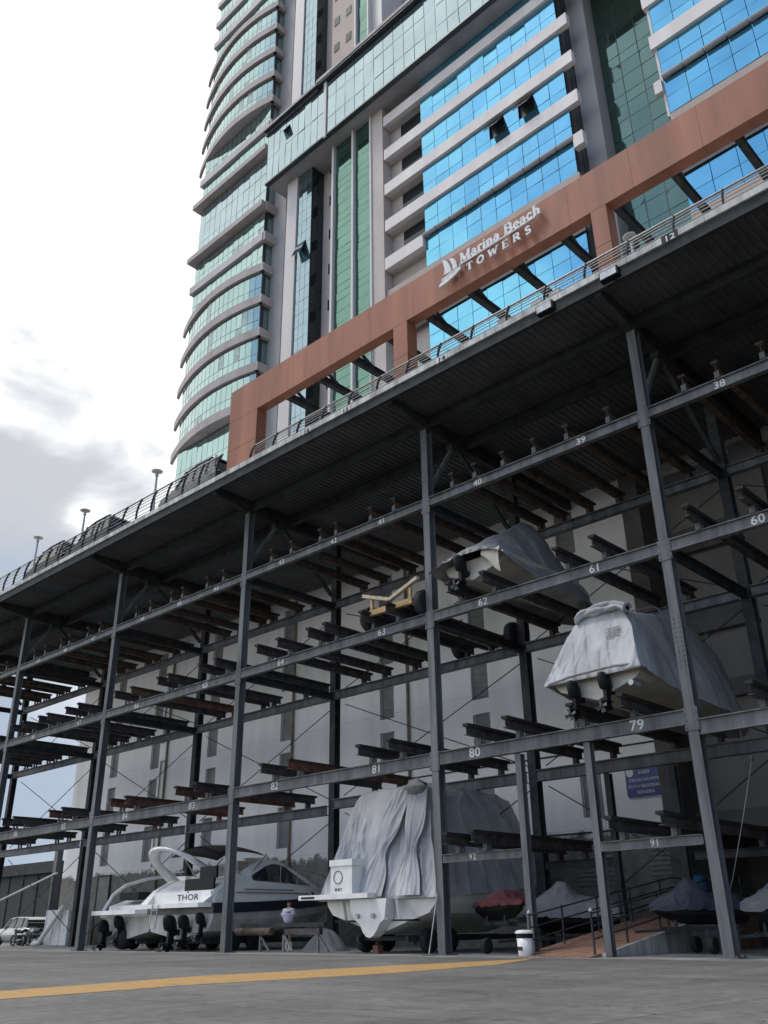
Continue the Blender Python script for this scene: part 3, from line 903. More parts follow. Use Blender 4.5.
# loggias at the left of the blue glass
SP = [40.82, 43.9, 46.98, 50.06, 53.14]          # spandrel undersides
MB().box(-29.69, -26.5, 32.78, 34.69, 30, 56).build('loggia_wall', M['beige'], TW)
for z in [37.7] + SP:
    MB().box(-28.7, -26.52, 32.72, 32.777, z + .85, z + 3.0).build('loggia_window', M['g_black'], TW)
    MB().box(-28.9, -26.5, 32.68, 32.719, z + .78, z + .845).build('window_sill', M['beige2'], TW)
    MB().box(-29.69, -26.5, 32.34, 32.777, z + .1, z + .3).build('loggia_floor', M['whitecol'], TW)
    MB().box(-29.55, -26.6, 32.02, 32.06, z + .89, z + 1.02).build('loggia_rail', M['zinc'], TW) if z > 60 else None
# blue glazing
bz = [36.2]
MB().box(-26.48, -16.06, 32.335, 34.69, 29, 56).build('glazing_backing', M['mullion'], TW)
zr = [36.2, 37.25, 38.45, 39.45, 40.80]
for s in SP:
    zr += [s + .9, s + .9 + .78, s + 3.06]
rows = sorted(set(zr))
# panes between the bands
nb = 10
skip_open = []
first_rows = [36.2, 37.25, 38.45]
panes(-26.48, -16.06, nb, [36.2, 37.2, 38.42], 32.16).build('blue_glass', M['g_blue'], TW)
panes(-26.48, -16.06, nb, [38.62, 39.6, 40.8], 32.16).build('blue_glass', M['g_blue'], TW)
for i, s in enumerate(SP):
    sk = ((1, 5), (1, 7)) if i == 0 else ()
    panes(-26.48, -16.06, nb, [s + .9, s + 1.7, s + 3.06], 32.16, skip=sk).build('blue_glass', M['g_blue'], TW)
    for (r_, c_) in sk:      # opened top-hung pane
        w = (10.42) / nb; a = -26.48 + c_ * w
        o = MB()
        z1 = s + 3.0; z0 = s + 1.72
        P = [V((a + .04, 32.2, z1)), V((a + w - .04, 32.2, z1)), V((a + w - .04, 31.5, z0 + .15)), V((a + .04, 31.5, z0 + .15))]
        o.prism([P[3], P[2], P[1], P[0]], (0, .05, .03))
        fr = o.build('open_window', M['g_black'], TW)
        MB().path(P + [P[0]], .03, 5).build('window_frame', M['mullion'], fr)
panes(-26.48, -16.06, nb, [29.4, 30.3, 31.2, 32.2], 32.16).build('blue_glass', M['g_blue'], TW)
MB().box(-26.6, -16.0, 32.05, 32.39, 32.25, 32.5).build('dark_frame', M['mullion'], TW)
MB().box(-29.69, -15.95, 32.1, 32.39, 32.51, 36.17).build('lower_wall', M['pinkwall'], TW)
MB().box(-29.69, -15.95, 32.1, 32.39, ZD, 29.38).build('base_wall', M['pinkwall'], TW)
for s in SP:
    MB().box(-29.63, -15.36, 31.98, 32.33, s, s + .88).build('spandrel', M['beige2'], TW)
MB().box(-29.63, -26.5, 31.92, 32.33, 37.7, 38.6).build('spandrel', M['beige2'], TW)
MB().box(-15.95, -15.36, 31.92, 32.33, 37.7, 38.6).build('spandrel', M['beige2'], TW)
t_ = MB()
for i in range(10): t_.tube((-26.5 + i * 1.06, 32.0, 38.5), (-26.5 + i * 1.06 + 1.0, 32.0, 38.5), .15, n=10)
t_.build('rail_tube', M['greywall'], TW)
panes_x(32.42, 33.5, 2, rng(29.4, 56, 1.54), -16.045).build('dark_glass_return', M['g_black'], TW)
# grey pier and dark green recess
MB().box(-16.03, -14.95, 33.5, 34.69, ZD, ZT).build('concrete_pier', M['greywall'], TW)
gz = []
z = 20.0
while z < 66:
    gz += [z, z + .75, z + 2.0]; z += 3.08
panes(-14.94, -10.4, 4, gz, 34.62, gap=.05, tilt=.008).build('dark_green_glass', M['g_dkgreen'], TW)
MB().box(-14.94, -10.4, 34.63, 34.69, ZD, 66).build('recess_backing', M['mullion'], TW)
# right block
MB().box(-10.86, 8, 32.335, 34.6, ZD, 66).build('glazing_backing', M['mullion'], TW)
MB().box(-11.0, -10.87, 32.2, 34.55, 36.2, 66).build('white_mullion', M['whitecol'], TW)
panes(-10.85, 7.95, 17, [36.3, 37.4, 38.5], 32.16).build('blue_glass', M['g_blue'], TW)
panes(-10.85, 7.95, 17, [38.75, 39.7, 40.82], 32.16).build('blue_glass', M['g_blue'], TW)
for s in SP:
    panes(-10.85, 7.95, 17, [s + .95, s + 1.75, s + 3.06], 32.16).build('blue_glass', M['g_blue'], TW)
    MB().box(-11.1, 7.95, 31.98, 32.33, s, s + .93).build('spandrel', M['beige2'], TW)
MB().box(-11.3, -10.9, 31.95, 32.33, 37.75, 38.55).build('spandrel', M['whitecol'], TW)
t_ = MB()
for i in range(17): t_.tube((-10.8 + i * 1.1, 32.0, 38.62), (-10.8 + i * 1.1 + 1.04, 32.0, 38.62), .15, n=10)
t_.build('rail_tube', M['greywall'], TW)
MB().box(-10.85, 7.95, 32.1, 32.39, 32.51, 36.2).build('lower_wall', M['pinkwall'], TW)
MB().box(-10.95, 7.95, 32.05, 32.39, 32.25, 32.5).build('dark_frame', M['mullion'], TW)
panes(-10.85, 7.95, 15, [30.0, 31.1, 32.2], 32.16).build('blue_glass', M['g_blue'], TW)
MB().box(-10.85, 7.95, 32.1, 32.39, ZD, 29.98).build('base_wall', M['pinkwall'], TW)
# the long glazed band running across the tower
BY, BZ0, BZ1 = 30.8, 51.75, 57.15
BX0, BX1 = -40.85, -6.0
MB().box(BX0 + .02, BX1, BY + .08, 34.0, BZ0 + .16, BZ1).build('band_box', M['greywall'], TW)
MB().box(BX0, BX1, BY - .06, BY + .3, BZ0 + .02, BZ0 + .155).build('band_sill', M['mullion'], TW)
panes(BX0 + .1, -34.35, 9, [BZ0 + .2, BZ0 + 2.6, BZ1 - .3], BY, gap=.04).build('pale_glass', M['g_pale'], TW)
panes(-34.05, BX1, 30, [BZ0 + .2, BZ0 + 1.6, BZ0 + 3.6, BZ1 - .1], BY, gap=.04).build('pale_glass', M['g_pale'], TW)
MB().box(BX0 + .02, BX1, BY + .03, BY + .079, BZ0 + .16, BZ1).build('band_frame', M['mullion'], TW)
MB().box(-34.33, -34.07, BY - .1, BY + .02, BZ0 - .1, BZ1 + .3).build('white_mullion', M['whitecol'], TW)
MB().box(BX0 - .1, -34.9, BY - .35, 33.2, BZ1 + .02, BZ1 + .22).box(BX0 - .1, -34.9, BY - .15, 33.0, BZ1 - .28, BZ1 + .015).build('band_coping', M['mullion'], TW)
MB().box(-34.88, BX1, BY - .35, 32.5, BZ1 + .02, BZ1 + .42).build('band_coping', M['mullion'], TW)
MB().box(BX0 - .1, -34.9, BY - .40, BY - .352, BZ1 + .05, BZ1 + .28).box(-34.88, BX1, BY - .40, BY - .352, BZ1 + .2, BZ1 + .5).build('coping_edge', M['taupe'], TW)
o = MB(); P = [V((-39.0, BY - .02, BZ1 - 1.0)), V((-38.2, BY - .02, BZ1 - 1.0)), V((-38.2, BY - .4, BZ1 - 1.75)), V((-39.0, BY - .4, BZ1 - 1.75))]
o.prism([P[3], P[2], P[1], P[0]], (0, .04, .02)); o.build('open_window', M['g_pale'], TW)
o = MB(); P = [V((-38.4, 32.08, 45.2)), V((-37.5, 32.08, 45.2)), V((-37.5, 31.6, 43.9)), V((-38.4, 31.6, 43.9))]
o.prism([P[3], P[2], P[1], P[0]], (0, .04, .02)); o.build('open_window', M['g_slate'], TW)

# ---- left tower with bowed floors
TL = thing('curved_tower', 'tower with teal glass and bowed taupe floor slabs rising at the left above the railing', 'tower', (-47, 34, ZD))
XR, XL = -42.45, -51.5


def bow(t):
    """plan curve of a bowed slab edge, t 0 at the right corner, 1 at the free left tip"""
    x = -42.2 + t * (-53.45 + 42.2)
    y = 32.0 + .78 * t - 4 * t * (1 - t) * 1.02
    return x, y


ZL = 96
MB().box(XL + .05, XR - .05, 32.4, 44, 30.2, ZL).build('core', M['mullion'], TL)
MB().box(-42.44, -40.95, 33.0, 44, ZD, ZL).build('side_wall', M['greywall'], TL)
MB().box(XL - .15, XR, 32.0, 44, 28.6, 30.15).build('base_slab', M['taupe_lt'], TL)
MB().box(XL + .05, XR - .05, 32.4, 44, ZD, 28.59).build('base_wall', M['taupe_lt'], TL)
NF = 21
for k in range(NF):
    z = 34.1 + 2.965 * k
    curved = k <= 4 or 10 <= k <= 14
    tall = k == 7
    if k == 7: continue
    if curved:
        n = 26
        outer = [bow(i / n) for i in range(n + 1)]
        inner = [(x, max(32.45, y + .5)) if i < n else (x, y + .02) for i, (x, y) in enumerate(outer)]
        h0, h1 = z - .70, z + .0
        m = MB()
        o_b = [(x, y, h0) for x, y in outer]; o_t = [(x, y, h1) for x, y in outer]
        i_b = [(min(max(x, XL - 2), XR), 32.42, h0) if XL < x < XR else (x, y + .25, h0) for x, y in outer]
        i_t = [(p[0], p[1], h1) for p in i_b]
        m.loft([i_b, o_b, o_t, i_t], closed=False, smooth=False)
        m.add(o_b[:1] + o_t[:1] + i_t[:1] + i_b[:1], [(0, 1, 2, 3)]); m.add(o_b[-1:] + o_t[-1:] + i_t[-1:] + i_b[-1:], [(3, 2, 1, 0)])
        m.build('bowed_slab', M['taupe'], TL)
        # return along the right flank
        MB().box(XR + .005, XR + .35, 31.98, 33.6, h0, h1).build('slab_return', M['taupe'], TL)
    else:
        th = k in (6, 8)
        e = .32 if th else .08
        MB().box(XL - (.5 if th else .25), XR - .02 + (.3 if th else .15), 32.0 - e - (.12 if th else 0), 33.0, z - (.5 if th else .72), z + .0).build('floor_slab', M['taupe'] if th else M['taupe_lt'], TL)
        MB().box(XR + .16 + (.15 if th else 0), XR + .4, 31.98, 33.6, z - .78, z + .02).build('slab_return', M['taupe'], TL)
    # glass above this slab up to the next
    top = z + 2.965 - (.78 if not (k == 6) else -2.0) - .02
    if k == 6: top = z + 2 * 2.965 - .75
    zr = [z + .05, z + .05 + (top - z) * .36, top] if k != 6 else [z + .05, z + 1.6, z + 3.4, top]
    nxt_c = curved and k not in (4, 14) 
    if curved and k not in (4, 14):
        m = MB(); n = 18; cs = {(rg.randrange(2), rg.randrange(n)) for _ in range(4)}
        for r_ in range(2):
            for c in range(n):
                t0, t1 = .015 + (c / n) * .87, .015 + ((c + 1) / n) * .87
                (xa, ya), (xb, yb) = bow(t0), bow(t1)
                ya += .2; yb += .2
                g_ = .004
                ta = rg.uniform(-.006, .006)
                cm = MB() if (r_, c) in cs else None
                (cm or m).add([(xb + .02, yb, zr[r_] + .02), (xa - .02, ya, zr[r_] + .02), (xa - .02, ya + ta, zr[r_ + 1] - .02), (xb + .02, yb + ta, zr[r_ + 1] - .02)], [(0, 1, 2, 3)])
                if cm: cm.build('curtained_pane', M['g_curtain'], TL)
        m.build('bowed_glass', M['g_teal'], TL)
        b = MB(); pts = [bow(.012 + .875 * i / n) for i in range(n + 1)]
        b.loft([[(x, y + .24, z + .045) for x, y in pts], [(x, y + .24, top) for x, y in pts]], closed=False, smooth=False)
        b.add([(pts[0][0], pts[0][1] + .24, z + .045), (XR - .02, 32.6, z + .045), (XR - .02, 32.6, top), (pts[0][0], pts[0][1] + .24, top)], [(0, 1, 2, 3)])
        b.build('glass_frame', M['mullion'], TL)
    else:
        nc_ = 14 if k != 6 else 12
        sk_ = [(0, rg.randrange(nc_)) for _ in range(3)] if k != 6 else []
        for r_, c_ in set(sk_):
            w_ = (XR - XL) / nc_; panes(XL + c_ * w_, XL + (c_ + 1) * w_, 1, [zr[0], zr[1]], 32.16, gap=.04).build('curtained_pane', M['g_curtain'], TL)
        panes(XL, XR, nc_, zr, 32.15, gap=.04, skip=set(sk_)).build('flat_glass', M['g_teal'] if k != 6 else M['g_pale'], TL)
        MB().box(XL + .02, XR - .02, 32.2, 32.395, zr[0], zr[-1]).build('glass_frame', M['mullion'], TL)
    panes_x(32.45, 33.0, 1, [zr[0], zr[-1]], XR + .012 - .02).build('side_glass', M['g_teal'], TL)
panes(XL, XR, 14, [30.2, 31.4, 33.2], 32.15, gap=.04).build('flat_glass', M['g_teal'], TL)
MB().box(XL + .02, XR - .02, 32.2, 32.395, 30.2, 33.2).build('glass_frame', M['mullion'], TL)

# ------------------------------------------------------------------ things standing on the deck
def lamp(x, y, h, lab):
    t = thing('street_lamp', lab, 'street lamp', (x, y, 18.42), 'disc lamps on the deck')
    MB().tube((x, y, 18.42), (x, y, 18.42 + h), .075, .055, 10).build('pole', M['zinc'], t)
    MB().lathe((x, y, 18.42 + h), [(.05, -.1), (.09, -.02), (.1, .02), (.05, .05), (.04, .16)], 14).build('lamp_head', M['zinc'], t)
    MB().lathe((x, y, 18.42 + h + .16), [(.02, 0), (.27, .04), (.29, .07), (.16, .11), (.02, .13)], 18).build('lamp_shade', M['umbrella'], t)


for px, py, l in ((157, 474, 'disc lamp on the deck left of the curved tower, nearest to it'), (85, 513, 'disc lamp on the open left deck, middle of the three against the sky'),
                  (38, 540, 'disc lamp on the open left deck, farthest from the towers')):
    p = at(px, py, Y=21.2); lamp(p.x, 21.2, p.z - 18.5, l)
p = at(371, 349, Y=24.5); lamp(p.x, 24.5, p.z - 18.5, 'disc lamp under the pergola in front of the green glass strips')
p = at(631, 240, Y=25.5); lamp(p.x, 25.5, p.z - 18.5, 'disc lamp under the pergola in front of the dark green glass recess')


def leaf_clump(mb, c, r, n, s, rnd):
    for _ in range(n):
        while True:
            d = V((rnd.uniform(-1, 1), rnd.uniform(-1, 1), rnd.uniform(-1, 1)))
            if d.length < 1: break
        p = V(c) + V((d.x * r[0], d.y * r[1], d.z * r[2])) * (.75 + .35 * noise.noise(V(c) + d * 2))
        a = V((rnd.uniform(-1, 1), rnd.uniform(-1, 1), rnd.uniform(-1, 1))).normalized() * s * rnd.uniform(.6, 1.3)
        b = a.orthogonal().normalized() * s * .45
        mb.add([p - a, p + b, p + a, p - b], [(0, 1, 2, 3)])


rp = random.Random(11)


def shrub(x, y, w, h, lab, m='leaf', n=220, name='potted_shrub', grp='potted plants on the deck'):
    t = thing(name, lab, 'plant', (x, y, 18.42), grp)
    MB().lathe((x, y, 18.43), [(.22, 0), (.3, .5), (.27, .5), (.25, .42)], 12).build('pot', M['kerb'], t)
    MB().tube((x, y, 18.8), (x, y, 18.9 + h * .5), .035, .02, 6).build('stem', M['wood'], t)
    f = MB(); leaf_clump(f, (x, y, 18.95 + h * .55), (w, w * .8, h * .6), n, .09, rp); f.build('foliage', M[m], t)


for px, l in ((281, 'green potted plant behind the railing by the wide left pergola post'), (399, 'yellow green potted plant behind the railing at the second pergola post'),
              (455, 'small potted plant behind the railing below the sailboat sign'), (330, 'potted plant behind the railing under the first rafters')):
    p = at(px, 420, Y=21.6); shrub(p.x, 21.6, .45, 1.0, l)


# low white deck chairs and posts glimpsed behind the railing
for px, l in ((505, 'white post behind the railing below the word Beach'), (540, 'white post behind the railing right of the sign'), (560, 'white post behind the railing near the tall right pergola post')):
    x = at(px, 320, Y=23).x
    t = thing('white_bollard', l, 'bollard', (x, 23, 18.42), 'white posts on the deck')
    MB().box(x - .12, x + .12, 22.9, 23.1, 18.43, 21.2).build('shaft', M['text_white'], t)
    MB().box(x - .22, x + .22, 22.8, 23.2, 21.205, 21.35).build('cap', M['text_white'], t)
# ------------------------------------------------------------------ boats
def lerp(a, b, t): return a + (b - a) * t


def interp(tab, x):
    if x <= tab[0][0]: return tab[0][1]
    for (a, va), (b, vb) in zip(tab, tab[1:]):
        if x <= b: return lerp(va, vb, (x - a) / (b - a))
    return tab[-1][1]


def hull_w(t, hb, full=.4, pw=2.3): return hb * (1 - max(0, (t - full) / (1 - full)) ** pw)


def hull_mb(cx, y0, L, hb, zk, zc, zg, rise=.4, n=20, rake=.12, k0=.0):
    """solid vee hull, bow towards +Y"""
    mb = MB(); rings = []
    for i in range(n + 1):
        t = i / n * .995
        w = hull_w(t, hb); sh = zg + rise * t ** 1.5
        ke = zk + (sh - zk) * .92 * max(0, (t - .6) / .4) ** 2
        ch = zc + (sh - zc) * .6 * max(0, (t - .3) / .7) ** 1.8
        ch = max(ch, ke + .02)
        cw = w * .86 * (1 - .3 * t ** 3)
        y = y0 + L * t

        def P(x, z): return (cx + x, y + rake * (z - zk) * (1 if i == 0 else (1 - t)), z)
        rings.append([P(-w, sh), P(-w * .97, lerp(ch, sh, .5)), P(-cw, ch), P(-cw * .5, lerp(ke, ch, .52)), P(0, ke), P(cw * .5, lerp(ke, ch, .52)), P(cw, ch), P(w * .97, lerp(ch, sh, .5)), P(w, sh)])
    mb.loft(rings, True, True, False)
    return mb


def cover_mb(cx, y0, L, hb, zhem, crest, flat, lean, sharp=.55, wr=.05, nu=120, nv=100, rise=.35, front_lift=None, seed=0.0, skirt=.06, side_hem=None, arch=0.0):
    """cloth cover draped over a boat: over-cloth plus the front drop, with folds"""
    mb = MB()

    def ring(u, t):
        th = (u * 2 - 1) * PI / 2
        w = hull_w(t, hb + skirt, .45, 2.6)
        sh = zhem + rise * t ** 1.5 + (side_hem(t) if side_hem else 0)
        ct = interp(crest, t)
        s = math.sin(th); c = max(0, math.cos(th))
        xx = math.copysign(abs(s) ** sharp, s) if abs(s) > 1e-6 else 0.0
        zz = c ** sharp
        top = flat * (1 - .8 * t)
        x = w * xx * lerp(1.0, top, zz)
        return cx + x, sh + (ct - sh) * zz, w

    def folds(x, z, y):
        a = noise.noise((x * 1.1 + seed, z * .8, y * .5)) + .5 * noise.noise((x * 2.9, z * 1.9 + seed, y * 1.4))
        b = abs(noise.noise((x * 3.1 - z * .9 + seed, z * .55, y * .8)))
        c1 = 1 - abs(noise.noise((x * 1.7 + z * 1.2 + seed, z * .9 - y * .4, y * 1.1)))
        c2 = 1 - abs(noise.noise((x * 2.6 - z * 1.8, z * 1.5 + y * .9 + seed, y * 1.6)))
        return a * .75 + (.35 - b) * .6 + .75 * c1 ** 10 + .45 * c2 ** 12 - .3

    def over(u, v):
        t = v * .995
        x, z, w = ring(u, t)
        zr = (z - zhem) / max(.1, interp(crest, t) - zhem)
        y = y0 + L * t + lean * max(0, min(1, zr)) * (1 - t)
        # drape: vertical gathers on the sides, sag between supports on top
        f = folds(x, z, y)
        k = wr * (1.2 - .6 * zr)
        sgn = 1 if x > cx else -1
        return (x + sgn * k * f * (1 - zr * .5), y, z + (wr * .8 * f if zr > .5 else 0) * (1 if 0 < v else .6))
    mb.grid(over, nu, nv)

    def front(u, v):
        x, z, w = ring(u, 0)
        zb = zhem - .04
        if front_lift: zb += front_lift(u)
        xb = cx + (x - cx) * lerp(1.0, 1.0, v)
        # at the hem the cloth spreads to the full beam
        xh = cx + (hb + skirt) * (u * 2 - 1)
        vv = v
        xx = lerp(xh, x, vv ** .8); zz = lerp(zb, z, vv)
        zr = (zz - zhem) / max(.1, interp(crest, 0) - zhem)
        y = y0 + lean * max(0, min(1, zr))
        f = folds(xx * 1.6, zz * .5, 3.3 + seed)
        r = abs(noise.noise((xx * 2.2 + zz * .5 + seed * 2, zz * .22, 1.7)))
        edge = math.sin(PI * v) ** .5
        amp = wr * (1.25 - .6 * v)
        y += -amp * f * 1.2 * edge - amp * 1.6 * max(0, .22 - r) / .22 * edge * (1 - v * .5)
        ea = math.sin(PI * u) ** .3
        o = over(u, 0)
        p = V((xx, y, zz)); k = v ** 6
        return tuple(p.lerp(V(o), k))
    mb.grid(front, nu, 60)
    return mb


def drive(parent, x, y, z, s=1.0, big=True):
    """stern drive or outboard hanging aft (towards -Y)"""
    m = MB()
    if big:   # rounded engine cowl, leaning aft
        prof = ((0, .55, .55), (.06, .95, .95), (.3, 1.0, 1.0), (.46, .9, .92), (.56, .62, .7), (.6, .2, .3))
        m.loft([[(x + s * .2 * kx * math.cos(a * PI / 6), y - s * (.18 + .25 * h) + s * .3 * ky * math.sin(a * PI / 6), z + s * h) for a in range(12)] for h, kx, ky in prof])
    m.bar((x, y - .16 * s, z + .1 * s), (x, y - .2 * s, z - .5 * s), .13 * s, .26 * s, (0, 1, 0))
    m.bar((x, y + .25 * s, z + .0 * s), (x, y - .2 * s, z - .1 * s), .24 * s, .18 * s)
    m.bar((x, y - .02 * s, z - .40 * s), (x, y - .62 * s, z - .44 * s), .26 * s, .03 * s)
    m.tube((x, y - .02 * s, z - .58 * s), (x, y - .55 * s, z - .58 * s), .085 * s, .06 * s, 10)
    m.prism([(x - .015, y - .1 * s, z - .62 * s), (x - .015, y - .4 * s, z - .62 * s), (x - .015, y - .3 * s, z - .8 * s)], (.03, 0, 0))
    d = m.build('engine', M['black'], parent)
    p = MB(); p.tube((x, y - .55 * s, z - .62 * s), (x, y - .72 * s, z - .62 * s), .06 * s, .03 * s, 10)
    for i in range(4):
        a = i * PI / 2 + .4
        u = V((math.cos(a), 0, math.sin(a))); q = V((-math.sin(a), .5, math.cos(a)))
        c0 = V((x, y - .62 * s, z - .62 * s))
        p.add([c0 + u * .05 * s - q * .03 * s, c0 + u * .2 * s - q * .09 * s, c0 + u * .22 * s + q * .05 * s, c0 + u * .05 * s + q * .04 * s], [(0, 1, 2, 3)])
    p.build('propeller', M['bracket'], d)


# ---- covered boat on rack bay 79
B = thing('covered_boat', 'cream boat with two engines under a pale silver cover, on the rack by number 79', 'boat', (-12.35, 26, Z1 + .55), 'covered boats stored on the rack')
hull_mb(-12.35, 21.55, 9.4, 1.36, 5.98 + .32, 6.72, 7.02, .35).build('hull', M['cream'], B)
crest79 = []
for px, py in ((604, 604), (640, 606), (666, 617), (691, 640), (710, 653), (729, 662), (737, 690)):
    p = at(px, py, X=-12.0); crest79.append(((p.y - 21.3) / 9.7, p.z))
c79 = [(0, 8.95), (.18, 9.25), (.45, 9.75), (.7, 9.6), (.86, 9.25), (.96, 8.6), (1, 7.8)]
cover_mb(-12.35, 21.32, 9.6, 1.40, 6.93, c79, .56, .95, sharp=.36, wr=.05, skirt=.13, rise=-.1, seed=2.0, side_hem=lambda t: -.36 * min(1, t * 4)).build('cover', M['tarp'], B)
m = MB()
for j in range(5):
    pts = []
    for i in range(15):
        t = i / 14; x = lerp(-13.1, -11.45, t)
        pts.append((x, 22.12 + .09 * math.sin(j * 2.1 + t * 5) + .04 * j, 8.98 + .05 * j + .09 * noise.noise((t * 4, j * 1.7, 0)) - .18 * (2 * t - 1) ** 4))
    rings = []
    for i, p in enumerate(pts):
        r = .085 * (.8 + .5 * noise.noise((i * .4, j, 3)))
        rings.append([(p[0], p[1] + r * 1.5 * math.cos(a * PI / 4), p[2] + r * math.sin(a * PI / 4)) for a in range(8)])
    m.loft(rings)
m.build('cover_fold', M['tarp'], B)
mk = MB()
for k, (a, b) in enumerate(((0, .42), (.03, .40), (0, .45), (.04, .38), (0, .42))):
    z = 8.30 - k * .065
    mk.prism([(-12.0 + a, 21.885 - (k * .032), z), (-12.0 + b, 21.885 - (k * .032), z), (-12.0 + b, 21.90 - (k * .032), z + .032), (-12.0 + a, 21.90 - (k * .032), z + .032)], (0, .01, -.002))
mk.build('label_print', M['recess'], B)
m = MB().path([(-13.72, 21.3, 6.93), (-13.0, 21.25, 7.0), (-12.3, 21.24, 7.03), (-11.6, 21.25, 7.05), (-10.98, 21.34, 7.02)], .035)
m.build('hem_cord', M['tarp2'], B)
drive(B, -12.95, 21.55, 6.42, .8, True)
drive(B, -12.0, 21.6, 6.5, .8, True)
MB().tube((-11.2, 21.35, 6.55), (-11.2, 21.75, 6.55), .08).build('fitting', M['zinc'], B)
m = MB()
for x in (-13.3, -11.4): m.bar((x, 21.5, 6.1 + .28), (x, 30.2, 6.45 + .22), .12, .10)
# ---- covered boat on rack bay 62
B = thing('covered_boat', 'small boat under a grey cover peaked in the middle, stern engine showing, by number 62', 'boat', (-16.5, 25, Z2 + .55), 'covered boats stored on the rack')
hull_mb(-16.5, 21.75, 7.3, 1.2, 10.97, 11.35, 11.72, .25).build('hull', M['cream'], B)
c62 = [(0, 12.0), (.12, 12.55), (.3, 13.4), (.42, 13.95), (.5, 14.05), (.58, 13.75), (.72, 13.1), (.84, 12.6), (.95, 12.1), (1, 11.8)]
cover_mb(-16.5, 21.2, 8.0, 1.3, 11.3, c62, .30, .3, sharp=.6, wr=.07, skirt=.15, rise=.1, seed=7.0, side_hem=lambda t: .2 * max(0, 1 - t * 4) - .34 * min(1, t * 3),
         front_lift=lambda u: .1 + .42 * math.sin(PI * u) ** .5).build('cover', M['tarp2'], B)
m = MB(); m.grid(lambda u, v: (-15.95 + .75 * u, 21.5 - .1 * math.sin(3 * v) * u, 11.75 - v * (.75 * u + .15) + .05 * math.sin(6 * u)), 10, 10)
m.build('loose_flap', M['cream'], B)
drive(B, -16.75, 21.65, 11.25, .9, True)

# ---- launching trolley in bay 63
T = thing('boat_trolley', 'ochre steel boat trolley with V shaped pale timber cradle and black tyres, by number 63', 'trolley', (-20.2, 24, Z2 + .4))
MB().bar((-21.2, 21.75, 10.93), (-19.15, 21.75, 10.93), .14, .2).build('cross_beam', M['yellowsteel'], T)
for a, b in (((-21.5, 21.72, 11.66), (-20.2, 21.72, 11.22)), ((-20.18, 21.72, 11.22), (-18.85, 21.72, 11.68))):
    MB().bar(a, b, .16, .12).build('cradle_arm', M['palewood'], T)
for x, z in ((-21.1, 11.5), (-19.25, 11.5)):
    MB().bar((x, 21.75, 11.035), (x, 21.75, z - .07), .09, .09).build('strut', M['yellowsteel'], T)
for x in (-20.8, -19.5):
    MB().bar((x, 21.86, 10.86), (x, 28.1, 10.86), .1, .16).build('frame_rail', M['steel_dark'], T)
MB().bar((-20.75, 24.9, 11.0), (-19.55, 24.9, 11.0), .12, .12).bar((-20.75, 27.5, 11.0), (-19.55, 27.5, 11.0), .12, .12).build('cross_member', M['yellowsteel'], T)


def wheel(parent, c, r, w, axis='X'):
    o = MB().lathe(c, [(r * .55, -w / 2), (r * .93, -w / 2), (r, -w * .3), (r, w * .3), (r * .93, w / 2), (r * .55, w / 2)], 20, axis).build('tyre', M['rubber'], parent)
    MB().lathe(c, [(.02, -w * .4), (r * .57, -w * .42), (r * .57, w * .42), (.02, w * .4)], 16, axis).build('rim', M['zinc'], o)


for y in (22.15, 27.3):
    for x in (-21.55, -18.95): wheel(T, (x, y, 10.88), .47, .3)

# ---- big covered boat on the ground
B = thing('covered_boat', 'large white boat on the ground under draped silver cover, white box on its stern', 'boat', (-21.9, 26, 0))
hull_mb(-21.9, 22.75, 8.9, 2.5, .55, 1.15, 1.72, .75, rake=.05).build('hull', M['white'], B)
cb = [(0, 5.12), (.12, 5.3), (.3, 5.34), (.62, 5.34), (.78, 5.15), (.9, 4.3), (.97, 3.3), (1, 2.6)]
cover_mb(-21.9, 22.55, 9.0, 2.56, 1.62, cb, .66, .95, sharp=.24, wr=.085, rise=.75, seed=4.4, nu=130, nv=110).build('cover', M['tarp'], B)
m = MB()
m.grid(lambda u, v: (-20.5 + .42 * math.sin(PI * v) * math.cos(2 * PI * u) * (1 + .5 * noise.noise((u * 9, v * 7, 1))),
                     23.25 + .33 * math.sin(PI * v) * math.sin(2 * PI * u) - .05, 5.0 + .24 * math.cos(PI * v) * (1 + .6 * noise.noise((u * 9, v * 8, 9)))), 24, 14)
m.build('cover_bundle', M['tarp2'], B)
# hanging gathers over the stern
m = MB()
for j, (x0, x1, xt) in enumerate(((-22.75, -21.35, -21.2), (-20.75, -19.75, -20.45))):
    def gather(u, v, x0=x0, x1=x1, xt=xt, j=j):
        zt, zb = 5.0, 1.66
        z = lerp(zt, zb, v); pinch = 1 - .55 * math.exp(-((v - .6) / .16) ** 2)
        xm = lerp(xt, (x0 + x1) / 2, v); hw = lerp(.42, (x1 - x0) / 2, v) * pinch
        x = xm + (u * 2 - 1) * hw
        zr = (z - 1.62) / 3.5
        y = 22.36 + .95 * zr - .1 * math.cos((u * 2 - 1) * 1.4) - .03 * math.sin(u * 13 + j + 4 * noise.noise((u * 3, v * 2.5, j))) * (.2 + .8 * v) - .06 * (1 - abs(noise.noise((u * 3.1 + v * 1.5, v * 2.0, j + 5)))) ** 8
        return (x, y, z)
    m.grid(gather, 40, 40)
m.build('hanging_drape', M['tarp'], B)
m = MB()
m.loft([[(x, y, z) for x, y in ((-24.9, 21.95), (-21.6, 21.95), (-21.6, 22.68), (-24.6, 22.68))] for z in (1.62, 1.77)], True, True, False)
m.build('swim_platform', M['white'], B)
MB().box(-24.75, -24.1, 21.93, 21.948, 1.66, 1.72).build('platform_trim', M['black'], B)
bx = MB().box(-23.35, -22.35, 22.0, 22.5, 1.775, 2.62).build('storage_box', M['white'], B)
MB().box(-23.39, -22.31, 21.96, 22.52, 2.625, 2.82).build('box_lid', M['white'], bx)
